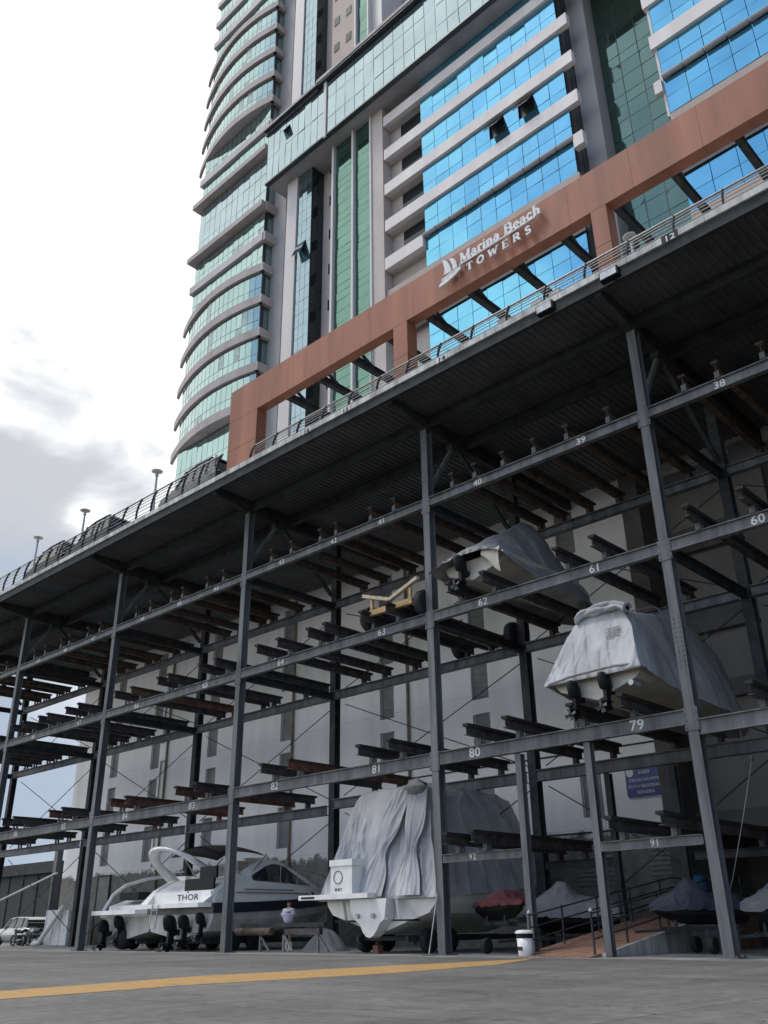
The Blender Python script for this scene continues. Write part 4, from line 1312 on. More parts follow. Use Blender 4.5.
ring_ = MB(); c = V((-23.0, 21.985, 2.28)); pts = [c + V((.2 * math.cos(a * PI / 8), 0, .2 * math.sin(a * PI / 8))) for a in range(17)]
ring_.path(pts, .012, 5); ring_.build('round_emblem', M['navy'], bx)
text_mesh('box_mark', 'BNK7', .13, M['navy'], bx, (-22.98, 21.995, 1.86), .002)
# stern gear below the platform
for x in (-23.3, -22.7, -21.5, -20.9):
    MB().bar((x, 22.55, 1.55), (x + .35, 22.35, .95), .07, .1).build('platform_strut', M['hullgrey'], B)
for x in (-23.0, -20.4):
    MB().box(x - .35, x + .35, 22.2, 22.7, .93, .98).build('trim_tab', M['black'], B)
m = MB(); m.prism([(-22.75, 22.3, 1.6), (-22.7, 22.3, 1.2), (-22.5, 22.3, .98), (-22.3, 22.3, .86), (-22.15, 22.3, .62), (-22.02, 22.3, .5), (-21.86, 22.3, .46), (-21.7, 22.3, .52), (-21.56, 22.3, .66), (-21.4, 22.3, .88), (-21.2, 22.3, 1.0), (-21.1, 22.3, 1.6)], (0, .42, 0))
m.build('stern_bracket', M['white'], B)
for x in (-22.35, -21.65):
    MB().tube((x, 22.29, 1.1), (x, 22.2, 1.1), .07, n=10).build('through_hull', M['zinc'], B)
T = thing('boat_trailer', 'dark low trailer with tyres under the large covered boat', 'trailer', (-21.9, 26, 0))
for x in (-23.0, -20.8): MB().bar((x, 22.9, .42), (x, 30.5, .42), .12, .16).build('frame_rail', M['steel_dark'], T)
for y in (23.2, 25.5, 29): MB().bar((-22.93, y, .43), (-20.87, y, .43), .1, .12).build('cross_member', M['steel_dark'], T)
for x in (-23.3, -20.5):
    for y in (23.6, 24.6): wheel(T, (x, y, .37), .36, .26)
MB().box(-22.15, -21.92, 22.75, 23.0, .004, .24).build('chock', M['wood_red'], T)


# ---- open cruisers on the ground at the left
def cruiser(root, cx, y0, L, hb, zg, stripe=True):
    bh = .36 if stripe else .2
    hull_mb(cx, y0, L, hb, .42, .72, zg - .28, .45, rake=.05).build('hull', M['hullgrey'], root)
    m = MB(); rings = []
    n = 20
    for i in range(n + 1):
        t = i / n * .995; w = hull_w(t, hb + .04); z = zg - .28 + .45 * t ** 1.5
        y = y0 - .02 + L * t
        rings.append([(cx - w, y, z + .2 - bh), (cx + w, y, z + .2 - bh), (cx + w + .02, y, z + .2), (cx - w - .02, y, z + .2)])
    m.loft(rings, True, True, False); m.build('rubbing_band', M['navy'] if stripe else M['white'], root)


B = thing('motor_cruiser', 'white motor cruiser with THOR on its stern, raked arch and black canopy', 'boat', (-32.65, 26, 0), 'cruisers parked under the rack')
cx, y0, L, hb = -32.65, 22.5, 8.2, 2.22
cruiser(B, cx, y0, L, hb, 1.78)
# moulded topsides: rises from the rubbing band, lower at the cockpit, then cabin
m = MB(); rings = []
top_tab = [(0, 2.15), (.06, 2.45), (.14, 2.72), (.22, 2.62), (.3, 2.42), (.6, 2.40), (.85, 2.33), (1, 2.25)]
n = 24
for i in range(n + 1):
    t = i / n * .99; w = hull_w(t, hb); z0 = 1.71 + .45 * t ** 1.5; zt = max(interp(top_tab, t), z0 + .02); y = y0 + .05 + L * t
    rings.append([(cx - w, y, z0), (cx + w, y, z0), (cx + w * .93, y + .0, zt), (cx - w * .93, y, zt)])
m.loft(rings, True, True, False); m.build('topsides', M['white'], B)
MB().loft([[(cx + a, y0 - .5 + b, z) for a, b in ((-1.9, 0), (1.9, 0), (2.15, .52), (-2.15, .52))] for z in (1.56, 1.72)], True, True, False).build('swim_platform', M['white'], B)
MB().box(cx - 2.0, cx + 2.05, y0 - .03, y0 + .04, 1.724, 2.14).build('transom', M['white'], B)
text_mesh('boat_name', 'THOR', .30, M['navy'], B, (cx + .55, y0 - .036, 1.84), .003, sx=1.7)
MB().tube((cx + .55, y0 - .04, 2.1), (cx + .55, y0 - .036, 2.16), .03).build('name_mark', M['navy'], B)
# cockpit: dark companionway opening and curved side coaming
MB().box(cx + .1, cx + 2.0, y0 + .1, y0 + .2, 2.145, 2.62).box(cx + .9, cx + 1.98, y0 + .22, y0 + .32, 2.62, 3.05).build('cockpit_opening', M['black'], B)
m = MB(); m.loft([[(cx - 2.15 + k * .9, y0 + a, z) for a, z in ((-.45 + k * .3, 1.73), (.1, 2.25), (.9, 2.66), (1.2, 2.62), (1.2, 1.73))] for k in (0, .35)], True, True, False)
m.build('stern_quarter', M['white'], B)
m = MB(); m.loft([[(cx + 2.12 - k * .9, y0 + a, z) for a, z in ((-.4 + k * .3, 1.73), (.1, 2.05), (.9, 2.6), (1.2, 2.6), (1.2, 1.73))] for k in (0, .3)], True, True, False)
m.build('stern_quarter', M['white'], B)
# arch
m = MB()
def arch_ring(t):
    a = PI * t
    x = cx - 1.3 - 1.5 * math.cos(a) * (1 - .08 * math.sin(a)); h = math.sin(a) ** .5
    y = lerp(24.3, 22.25, h); z = lerp(2.55, 3.85, h)
    wd = lerp(.85, .4, h)
    th = .14
    ox = th * math.cos(a); oz = th * math.sin(a)
    return [(x - ox * .5, y - wd / 2, z + oz * .5), (x - ox * .5, y + wd / 2, z + oz * .5 - .05), (x + ox * .5, y + wd / 2, z - oz * .5 - .05), (x + ox * .5, y - wd / 2, z - oz * .5)]
m.loft([arch_ring(i / 28) for i in range(29)], True, True, True); m.build('radar_arch', M['white'], B)
m = MB(); m.grid(lambda u, v: (cx - 1.5 + 3.3 * u, 22.9 + 2.4 * v, 3.98 - .32 * (2 * u - 1) ** 2 - .12 * (2 * v - 1) ** 2), 16, 10)
m.grid(lambda u, v: (cx - 1.5 + 3.3 * u, 22.9 + 2.4 * (1 - v), 3.95 - .32 * (2 * u - 1) ** 2 - .12 * (2 * v - 1) ** 2), 16, 10)
m.build('canopy', M['black'], B)
for s in (-1.35, 1.65):
    MB().path([(cx + s, 23.4, 3.62), (cx + s, 24.3, 2.62)], .03).path([(cx + s, 25.5, 3.62), (cx + s, 24.5, 2.62)], .03).build('canopy_bow', M['zinc'], B)
MB().bar((cx + 1.35, 24.4, 2.7), (cx + 1.35, 24.4, 3.3), .3, .5).build('helm_seat', M['seat'], B)
# cabin and smoked windows
m = MB(); rings = []
ctab = [(24.0, 2.75), (24.7, 3.15), (25.6, 3.42), (26.4, 3.36), (27.4, 3.02), (28.6, 2.62), (29.4, 2.42)]
for i in range(15):
    y = lerp(24.0, 29.4, i / 14); zt = interp(ctab, y); w = 2.0 * (1 - max(0, (y - 24.6) / 6.2) ** 2.2); zb = 2.25
    rings.append([(cx - w, y, zb), (cx + w, y, zb), (cx + w * .78, y, max(zt, zb + .02)), (cx - w * .78, y, max(zt, zb + .02))])
m.loft(rings, True, True, False); m.build('cabin', M['white'], B)
m = MB()
for i in range(12):
    ya, yb = lerp(24.5, 28.4, i / 12), lerp(24.5, 28.4, (i + 1) / 12)
    P = []
    for y in (ya, yb):
        w = 2.0 * (1 - max(0, (y - 24.6) / 6.2) ** 2.2); zt = interp(ctab, y)
        k = math.sin(PI * min(1, max(.02, (y - 24.4) / 4.1))) ** .55
        z0 = 2.56 - .03 * (y - 24.5); z1 = lerp(z0 + .03, zt - .13, k)
        for z in (z0, z1):
            f = (z - 2.25) / (zt - 2.25); P.append((cx + lerp(w, w * .78, f) + .012, y, z))
    m.add([P[0], P[2], P[3], P[1]], [(0, 1, 2, 3)])
m.build('side_window', M['boatglass'], B)
m = MB()
for ya, yb, za in ((23.6, 27.6, 2.08), (24.0, 26.6, 2.2)):      # moulded grooves along the topside
    for i in range(10):
        P = []
        for q in (i, i + 1):
            y = lerp(ya, yb, q / 10); t = (y - y0) / L; P.append(V((cx + hull_w(t, hb) * .985 + .006, y, za + .04 * t)))
        m.bar(P[0], P[1], .03, .035)
m.build('groove', M['recess'], B)
for yq in (27.9, 28.7):
    t = (yq - y0) / L; MB().lathe((cx + hull_w(t, hb) * .97 + .01, yq, 2.05), [(.01, -.02), (.12, -.02), (.14, .02), (.01, .03)], 14, 'X').build('porthole', M['boatglass'], B)
MB().tube((cx + .8, 25.0, 3.35), (cx + .8, 25.9, 3.5), .12, .05).lathe((cx + .2, 26, 3.4), [(.3, 0), (.26, .14), (.05, .18)], 12).build('roof_fittings', M['white'], B)
m = MB(); pts = [(cx + hull_w((y - y0) / L, hb) * .9, y, 3.15 - (y - 26) * .08) for y in (26, 27, 28, 29, 30)]
m.path(pts, .02)
for p in pts: m.tube((p[0], p[1], 2.35), p, .016)
m.build('bow_rail', M['zinc'], B)
drive(B, cx + .0, y0 - .15, .72, 1.0, True); drive(B, cx + .8, y0 - .1, .80, .85, True); drive(B, cx + 1.75, y0 - .05, .95, .7, True)
m = MB()
for s in (-.2, .2): m.tube((cx - .9 + s, y0 - .55, 1.7), (cx - .9 + s, y0 - .62, .75), .025)
for k in range(4): m.tube((cx - 1.1, y0 - .58 - .01 * k, 1.5 - k * .22), (cx - .7, y0 - .58 - .01 * k, 1.5 - k * .22), .022)
m.build('ladder', M['zinc'], B)
T = thing('boat_trailer', 'dark trailer under the cruiser marked THOR', 'trailer', (-32.65, 26, 0))
for x in (-33.7, -31.6): MB().bar((x, 22.9, .34), (x, 30, .34), .12, .16).build('frame_rail', M['steel_dark'], T)
for y in (23.6, 28.4): MB().bar((-33.6, y, .33), (-31.7, y, .33), .1, .12).build('cross_member', M['steel_dark'], T)
for x in (-34.0, -31.3):
    for y in (24.2, 25.2): wheel(T, (x, y, .34), .33, .24)

B = thing('motor_cruiser', 'open white motorboat left of the THOR cruiser, with a curved white stern rail', 'boat', (-37.2, 26, 0), 'cruisers parked under the rack')
cx, y0, L, hb = -37.15, 22.9, 7.6, 2.05
cruiser(B, cx, y0, L, hb, 1.6, False)
MB().loft([[(cx + a, y0 - .6 + b, z) for a, b in ((-2.0, .05), (1.6, 0), (2.05, .62), (-2.1, .62))] for z in (1.40, 1.57)], True, True, False).build('swim_platform', M['white'], B)
m = MB(); rings = []
for i in range(18):
    t = i / 17 * .98; w = hull_w(t, hb); z0 = 1.53 + .45 * t ** 1.5; zt = z0 + interp([(0, .25), (.12, .5), (.4, .62), (1, .2)], t); y = y0 + .3 + (L - .3) * t
    rings.append([(cx - w, y, z0), (cx + w, y, z0), (cx + w * .95, y, zt), (cx - w * .95, y, zt)])
m.loft(rings, True, True, False); m.build('topsides', M['white'], B)
MB().path([(cx - 1.75, y0 - .1, 1.58), (cx - 1.75, y0 + .3, 2.25), (cx - 1.75, y0 + .9, 2.65), (cx - 1.7, y0 + 2, 2.95), (cx - 1.6, y0 + 3.4, 3.15)], .075, 8).build('stern_rail', M['white'], B)
MB().box(cx - 1.1, cx + .4, y0 + .25, y0 + .9, 2.0, 2.3).build('sun_pad', M['black'], B)
MB().box(cx + .3, cx + 1.3, y0 + 2, y0 + 2.5, 2.3, 2.95).build('helm_console', M['white'], B)
MB().loft([[(cx - 1.5, y0 + 3.2, 2.3), (cx - 1.25, y0 + 3.9, 3.0), (cx - 1.22, y0 + 3.93, 3.0), (cx - 1.47, y0 + 3.23, 2.3)], [(cx + 1.5, y0 + 3.2, 2.3), (cx + 1.25, y0 + 3.9, 3.0), (cx + 1.22, y0 + 3.93, 3.0), (cx + 1.47, y0 + 3.23, 2.3)]], True, True, False).build('windscreen', M['boatglass'], B)
MB().path([(cx + 1.75, y0 + .0, 1.58), (cx + 1.75, y0 + .5, 2.35), (cx + 1.7, y0 + 2, 2.75), (cx + 1.6, y0 + 3.4, 2.95)], .05, 8).build('side_rail', M['white'], B)
MB().path([(cx + .3, y0 + 1.9, 3.12), (cx + 1.3, y0 + 1.9, 3.12)], .03).build('helm_rail', M['zinc'], B)
drive(B, cx - 1.15, y0 - .15, .70, .9, True); drive(B, cx - .1, y0 - .05, .86, .85, True)
MB().lathe((cx - .2, y0 + .1, .45), [(.05, -.4), (.38, -.3), (.42, 0), (.38, .3), (.05, .4)], 14, 'X').build('fender', M['rubber'], B)
T = thing('boat_trailer', 'dark trailer under the open motorboat at the left', 'trailer', (-37.2, 26, 0))
for x in (-38.2, -36.2): MB().bar((x, 22.9, .34), (x, 29, .34), .12, .16).build('frame_rail', M['steel_dark'], T)
for x in (-38.5, -35.9):
    for y in (24.2, 25.2): wheel(T, (x, y, .34), .33, .24)

# trestle with a rusty pipe in front of the cruiser
T = thing('trestle', 'rusty pipe, plank and dark beam on grey trestle legs beside the man', 'trestle', (-27, 22.9, 0))
MB().tube((-29.2, 22.75, .68), (-27.2, 22.75, .68), .13, n=12).build('pipe', M['rust'], T)
MB().bar((-29.2, 22.95, .88), (-24.6, 22.95, .88), .12, .14).build('beam', M['steel_dark'], T)
MB().bar((-26.4, 22.75, .66), (-24.6, 22.75, .66), .16, .2).build('plank', M['wood'], T)
for x in (-28.0, -26.7, -24.9):
    MB().bar((x, 22.9, .004), (x, 22.9, .56), .07, .07).bar((x + .05, 22.9, .5), (x + .5, 22.9, .05), .06, .06).build('leg', M['recess'], T)
t = thing('tarp_bundle', 'grey tarpaulin heap on the ground behind the man', 'tarpaulin', (-26.2, 24.3, 0))
MB().grid(lambda u, v: (-26.4 + 1.5 * (u - .5) * 1.4, 24.6 + .9 * (v - .5), .005 + .75 * math.sin(PI * u) * math.sin(PI * v) * (1 + .5 * noise.noise((u * 4, v * 4, 2)))), 30, 20).build('cloth', M['tarp_dk'], t)

# ------------------------------------------------------------------ the man
def skinned(name, joints, edges, m, parent, sub=2):
    me = bpy.data.meshes.new(name)
    off = WORLD_OF(parent)
    me.from_pydata([tuple(V(p) - off) for p, r in joints], edges, [])
    o = bpy.data.objects.new(name, me); COL.objects.link(o)
    md = o.modifiers.new('skin', 'SKIN'); md.use_smooth_shade = True
    for i, (p, r) in enumerate(joints):
        rr = r if isinstance(r, tuple) else (r, r)
        me.skin_vertices[0].data[i].radius = rr
        me.skin_vertices[0].data[i].use_root = (i == 0)
    s = o.modifiers.new('sub', 'SUBSURF'); s.levels = sub; s.render_levels = sub
    dg = bpy.context.evaluated_depsgraph_get()
    m2 = bpy.data.meshes.new_from_object(o.evaluated_get(dg))
    bpy.data.objects.remove(o); bpy.data.meshes.remove(me)
    m2.name = name
    m2.materials.clear(); m2.materials.append(m)
    o = bpy.data.objects.new(name, m2); COL.objects.link(o); o.parent = parent
    return o


PX, PY = -27.75, 24.0
man = thing('person', 'man in a lilac white shirt, black shorts and white boots leaning to the cruiser hull', 'person', (PX, PY, 0))


def b_(x, y, z): return (PX + x, PY + y, z)


J = [(b_(0, 0, .93), (.15, .115)), (b_(-.01, .0, 1.12), (.15, .11)), (b_(-.03, .02, 1.32), (.175, .115)), (b_(-.04, .03, 1.44), (.10, .085)), (b_(-.05, .04, 1.50), .055),
     (b_(-.06, .06, 1.58), (.075, .085)), (b_(-.06, .07, 1.67), (.075, .09)),
     (b_(.10, 0, .86), .085), (b_(.12, -.03, .49), .058), (b_(.12, .03, .10), .042), (b_(.13, -.10, .045), (.04, .035)),
     (b_(-.10, 0, .86), .085), (b_(-.13, -.05, .49), .058), (b_(-.13, .04, .10), .042), (b_(-.14, -.09, .045), (.04, .035)),
     (b_(.17, .03, 1.40), .06), (b_(.22, .08, 1.13), .045), (b_(.08, .30, 1.15), .034), (b_(.04, .37, 1.17), .035),
     (b_(-.24, .04, 1.40), .06), (b_(-.36, .14, 1.20), .045), (b_(-.40, .36, 1.34), .034), (b_(-.41, .43, 1.37), .035)]
E_ = [(0, 1), (1, 2), (2, 3), (3, 4), (4, 5), (5, 6), (0, 7), (7, 8), (8, 9), (9, 10), (0, 11), (11, 12), (12, 13), (13, 14), (3, 15), (15, 16), (16, 17), (17, 18), (3, 19), (19, 20), (20, 21), (21, 22)]
hands = []
for base, d in ((18, V((-.3, .9, .15)).normalized()), (22, V((-.1, .95, .3)).normalized())):
    c = V(J[base][0]); side = V((.9, .2, -.2))
    for k, (o_, ln_) in enumerate(((-.03, .062), (-.01, .075), (.012, .07), (.03, .055))):
        q = c + side * o_ + d * .03
        n0 = len(J); J.append((tuple(q + d * ln_ * .5), .0095)); J.append((tuple(q + d * ln_ + V((0, 0, -.012))), .008))
        E_.append((base, n0)); E_.append((n0, n0 + 1))
    n0 = len(J); J.append((tuple(c - side * .045 + d * .02 + V((0, 0, .01))), .010)); J.append((tuple(c - side * .055 + d * .055), .009))
    E_.append((base, n0)); E_.append((n0, n0 + 1))
skinned('body', J, E_, M['skin'], man)
sj = [(b_(0, 0, .90), (.205, .17)), (b_(-.01, 0, 1.12), (.205, .17)), (b_(-.03, .02, 1.30), (.235, .18)), (b_(-.04, .03, 1.44), (.16, .14)), (b_(.17, .03, 1.39), .10), (b_(.21, .07, 1.20), .085), (b_(-.24, .04, 1.39), .10), (b_(-.32, .10, 1.26), .085)]
skinned('shirt', sj, [(0, 1), (1, 2), (2, 3), (3, 4), (4, 5), (3, 6), (6, 7)], M['shirt'], man)
skinned('shorts', [(b_(0, 0, .96), (.19, .155)), (b_(.105, 0, .80), .125), (b_(.12, -.02, .55), .11), (b_(-.105, 0, .80), .125), (b_(-.125, -.03, .55), .11)], [(0, 1), (1, 2), (0, 3), (3, 4)], M['shorts'], man)
for s in (.12, -.13):
    skinned('boot', [(b_(s, -.01, .34), .085), (b_(s, .02, .12), .075), (b_(s, .0, .06), (.058, .055)), (b_(s, -.13, .05), (.05, .045))], [(0, 1), (1, 2), (2, 3)], M['white'], man)
skinned('hair', [(b_(-.06, .01, 1.63), (.115, .10)), (b_(-.06, .05, 1.72), (.125, .125))], [(0, 1)], M['hair'], man)
fm = MB()
for s in (-1, 1):
    fm.lathe((PX - .06 + s * .033, PY + .155, 1.635), [(.001, -.012), (.011, 0), (.001, .012)], 8, 'Y')
fm.build('eyes', M['black'], man)
MB().prism([(PX - .06, PY + .15, 1.625), (PX - .075, PY + .15, 1.585), (PX - .045, PY + .15, 1.585)], (0, .03, 0)).build('nose', M['skin'], man)
MB().box(PX - .085, PX - .035, PY + .146, PY + .156, 1.555, 1.562).build('mouth', M['red_tarp'], man)
for s in (-1, 1):
    MB().lathe((PX - .06 + s * .086, PY + .065, 1.62), [(.004, -.012), (.032, -.004), (.03, .006), (.004, .01)], 10, 'X').build('ear', M['skin'], man)


# ------------------------------------------------------------------ jet skis and small things under the rack
def jetski(name, lab, x, y, yaw, cover, z=.45, s=1.0, hg=1.0, group='covered jet skis on trolleys'):
    root = thing(name, lab, 'jet ski', (x, y, 0), group)
    rt = Matrix.Rotation(yaw, 3, 'Z')

    def W(p): q = rt @ V((p[0] * s, p[1] * s, 0)); return (x + q.x, y + q.y, z + p[2] * s)
    m = MB(); rings = []
    for i in range(13):
        t = i / 12; w = .58 * (1 - max(0, (t - .45) / .55) ** 2); k = max(0, (t - .55) / .45) ** 2 * .45
        yy = 1.6 - 3.2 * t
        rings.append([W((-w, yy, .5)), W((-w * .95, yy, .3 + k * .4)), W((-w * .5, yy, .1 + k)), W((0, yy, min(.48, k))), W((w * .5, yy, .1 + k)), W((w * .95, yy, .3 + k * .4)), W((w, yy, .5))])
    m.loft(rings, True, True, False); m.build('hull', M['black'], root)
    tab = [(0, .62), (.12, .85), (.3, .92), (.42, 1.0), (.52, 1.38), (.6, 1.42), (.7, 1.12), (.85, .85), (1, .6)]

    def fn(u, v):
        th = (u * 2 - 1) * PI / 2; w = .66 * (1 - max(0, (v - .5) / .5) ** 2.3) + .02; ct = .42 + (interp(tab, v) - .42) * hg
        sn = math.sin(th); cs = max(0, math.cos(th))
        zz = .42 + (ct - .42) * cs ** .8
        f = noise.noise((u * 5, v * 7, x)) * .05 + .05 * (1 - abs(noise.noise((u * 4 + x, v * 6, 2.2)))) ** 7 + .03 * (1 - abs(noise.noise((u * 9 - v * 5, v * 9, x + 4)))) ** 8
        q = W((math.copysign(abs(sn) ** .8, sn) * w * (1 - .35 * cs ** .8 * 0) + f * .4, 1.66 - 3.3 * v, zz + f)); return q
    m = MB(); m.grid(fn, 56, 72); m.build('cover', M[cover], root)
    m = MB()
    for sx in (-.35, .35):
        m.bar(W((sx, 1.3, -.12)), W((sx, -1.2, -.12)), .08, .1)
    m.bar(W((-.6, .1, -.15)), W((.6, .1, -.15)), .08, .08); m.bar(W((0, -1.1, -.14)), W((0, -2.2, -.2)), .07, .07)
    m.bar(W((-.35, -.9, -.06)), W((-.35, -.9, .15)), .06, .06); m.bar(W((.35, -.9, -.06)), W((.35, -.9, .15)), .06, .06)
    m.bar(W((-.35, .9, -.06)), W((-.35, .9, .15)), .06, .06); m.bar(W((.35, .9, -.06)), W((.35, .9, .15)), .06, .06)
    m.build('trolley_frame', M['steel_dark'], root)
    for sx in (-.72, .72):
        p = W((sx, .1, 0)); wheel(root, (p[0], p[1], .22), .215, .16)
    return root


jetski('covered_jet_ski', 'jet ski under a faded red cover behind the white bin', -17.75, 24.0, 1.0, 'red_tarp', .92, .85, .55)
jetski('covered_jet_ski', 'jet ski under a large grey cover behind the left ramp handrail', -17.6, 27.4, -1.1, 'tarp2', .5, 1.1)
jetski('covered_jet_ski', 'jet ski under a blue grey cover at the right side of the ramp', -12.25, 25.4, -.75, 'blue_tarp', .72, .82)
jetski('covered_jet_ski', 'jet ski under a grey cover beside the foot of the large right column', -9.0, 24.2, -.8, 'tarp_dk', .6, .9)
jetski('covered_jet_ski', 'jet ski under a charcoal cover farther back at the right edge', -7.4, 27.5, -.9, 'tarp_dk', .5, 1.1)
rz0 = 1.205
bl = thing('plastic_drum', 'teal blue plastic drum at the top of the ramp', 'drum', (-14.6, 30.4, 0))
MB().lathe((-14.6, 30.4, rz0), [(.4, 0), (.42, .1), (.42, .35), (.44, .38), (.42, .41), (.42, .75), (.4, .95), (.36, 1.0), (.02, 1.0)], 20).build('shell', M['bluepaint'], bl)

# ramp
RA = thing('access_ramp', 'brick red access ramp rising between thin steel handrails', 'ramp', (-14.9, 21.5, 0))
rx0, rx1, ry0, ry1, rz = -15.55, -13.3, 21.35, 30.0, 1.2
MB().prism([(rx0, ry0, .006), (rx0, ry1, .006), (rx0, ry1, rz), (rx0, ry0, .012)], (rx1 - rx0, 0, 0)).build('slope', M['brick'], RA)
MB().box(rx0, rx1, ry1 + .002, 31.9, .006, rz).build('landing', M['brick'], RA)
MB().prism([(rx1 + .003, ry0 + .6, .006), (rx1 + .003, ry1, .006), (rx1 + .003, ry1, rz + .03), (rx1 + .003, ry0 + .6, .09)], (.12, 0, 0)).build('edge_kerb', M['kerb'], RA)


def handrail(x, ys, lab, gaps=1.0):
    t = thing('handrail', lab, 'handrail', (x, ys[0], 0), 'handrails of the ramp')

    def zb(y): return max(0, (y - ry0) / (ry1 - ry0)) * rz if y < ry1 else rz
    for i, y in enumerate(ys):
        MB().tube((x, y, zb(y) + .01), (x, y, zb(y) + 1.0), .03, n=8).build('post', M['steel_dark'], t)
    for h in (.35, .65, .95):
        MB().path([(x, ys[0] - .02, zb(ys[0]) + h), (x, min(ys[-1], ry1), zb(min(ys[-1], ry1)) + h)] + ([(x, ys[-1], rz + h)] if ys[-1] > ry1 else []), .022, 7).build('rail', M['steel_dark'], t)
    MB().lathe((x, ys[0], zb(ys[0]) + 1.0), [(.05, 0), (.055, .04), (.01, .09)], 10).build('finial', M['zinc'], t)


handrail(-15.25, [21.7, 23.3, 25.2, 27.2, 29.2, 31.2], 'thin steel handrail along the left edge of the ramp')
handrail(-13.4, [21.8, 23.5, 25.4, 27.4, 29.4, 31.2], 'thin steel handrail along the right edge of the ramp')
bn = thing('waste_bin', 'white round bin with dark band under its lid at the foot of the ramp', 'bin', (-15.38, 21.6, 0))
MB().lathe((-15.38, 21.6, .0), [(.17, .006), (.19, .03), (.215, .45), (.02, .45)], 20).build('bucket', M['white'], bn)
MB().lathe((-15.38, 21.6, .451), [(.218, 0), (.225, .11), (.02, .11)], 20).build('band', M['black'], bn)
MB().lathe((-15.38, 21.6, .562), [(.25, 0), (.255, .035), (.19, .085), (.02, .09)], 20).build('lid', M['white'], bn)
MB().box(-15.47, -15.33, 21.375, 21.40, .16, .25).build('sticker', M['navy'], bn)
g_ = thing('guy_rod', 'thin pale rod leaning from the ground to the third column', 'rod', (-18.9, 21.7, 0))
p0, p1 = at(429, 955, Y=21.7), at(438, 893, Y=21.96)
MB().tube((p0.x, 21.7, .02), (p1.x, 21.93, p1.z), .02, n=6).build('rod', M['zinc'], g_)
MB().box(p0.x - .2, p0.x + .2, 21.6, 21.8, .004, .02).build('base', M['steel_dark'], g_)
# wall sign in blue
bs = thing('notice_sign', 'blue notice board with white lettering on the wall under the rack', 'sign', (-16.7, 31.9, 5.7))
x0, x1 = -17.5, -16.02
MB().prism([(x0 + a, 31.93, b) for a, b in ((.1, 5.08), (1.38, 5.08), (1.45, 5.11), (1.48, 5.18), (1.48, 6.3), (1.45, 6.37), (1.38, 6.4), (.1, 6.4), (.03, 6.37), (0, 6.3), (0, 5.18), (.03, 5.11))], (0, .05, 0)).build('board', M['blue_sign'], bs)
rim = [(x0 - .01 + a * 1.0, 31.94, b) for a, b in ((.1, 5.06), (1.4, 5.06), (1.5, 5.16), (1.5, 6.32), (1.4, 6.42), (.1, 6.42), (0, 6.32), (0, 5.16), (.1, 5.06))]
MB().path(rim, .018, 5).build('border', M['text_white'], bs)
MB().tube((x0 + .2, 31.92, 6.0), (x0 + .2, 31.928, 6.0), .16, n=18).build('round_mark', M['text_white'], bs)
for s, z, k in (('AVISO', 5.92, .17), ('CIRCULE NO PATIO', 5.66, .15), ('COM A VELOCIDADE', 5.43, .15), ('REDUZIDA', 5.21, .15)):
    text_mesh('sign_text', s, k, M['text_white'], bs, ((x0 + x1) / 2 + .05, 31.922, z), .003, sx=.95)

# ------------------------------------------------------------------ far left: shed, vehicles, crate
sh = thing('shed', 'long dark grey shed with flat roof at the far left behind the parked vehicles', 'shed', (-95, 41, 0))
MB().box(-125, -77.0, 40.3, 52, 0, 5.4).build('wall', M['darkwall'], sh)
MB().box(-126, -76.6, 39.8, 52.2, 5.42, 6.35).build('roof', M['steel_dark'], sh)
for k in range(18): MB().box(-77.6 - k * 2.7, -77.5 - k * 2.7, 40.22, 40.297, 0, 5.4).build('batten', M['steel_dark'], sh)
MB().box(-76.55, -76.0, 39.6, 40.1, 0, 7.4).build('corner_post', M['navy'], sh)
pl = thing('mast', 'pale mast leaning diagonally in front of the dark shed', 'mast', (-70, 36, 0))
a, b = at(-60, 930, Y=36), at(57, 873, Y=36)
MB().tube(a, b, .12, .08, 8).build('spar', M['zinc'], pl)
MB().bar((a.x + 6, 36, 0), (a.x + 6, 36, lerp(a.z, b.z, 6 / (b.x - a.x)) - .1), .1, .1).bar((b.x - .4, 36, 0), (b.x - .4, 36, b.z - .12), .12, .12).build('prop', M['steel_dark'], pl)

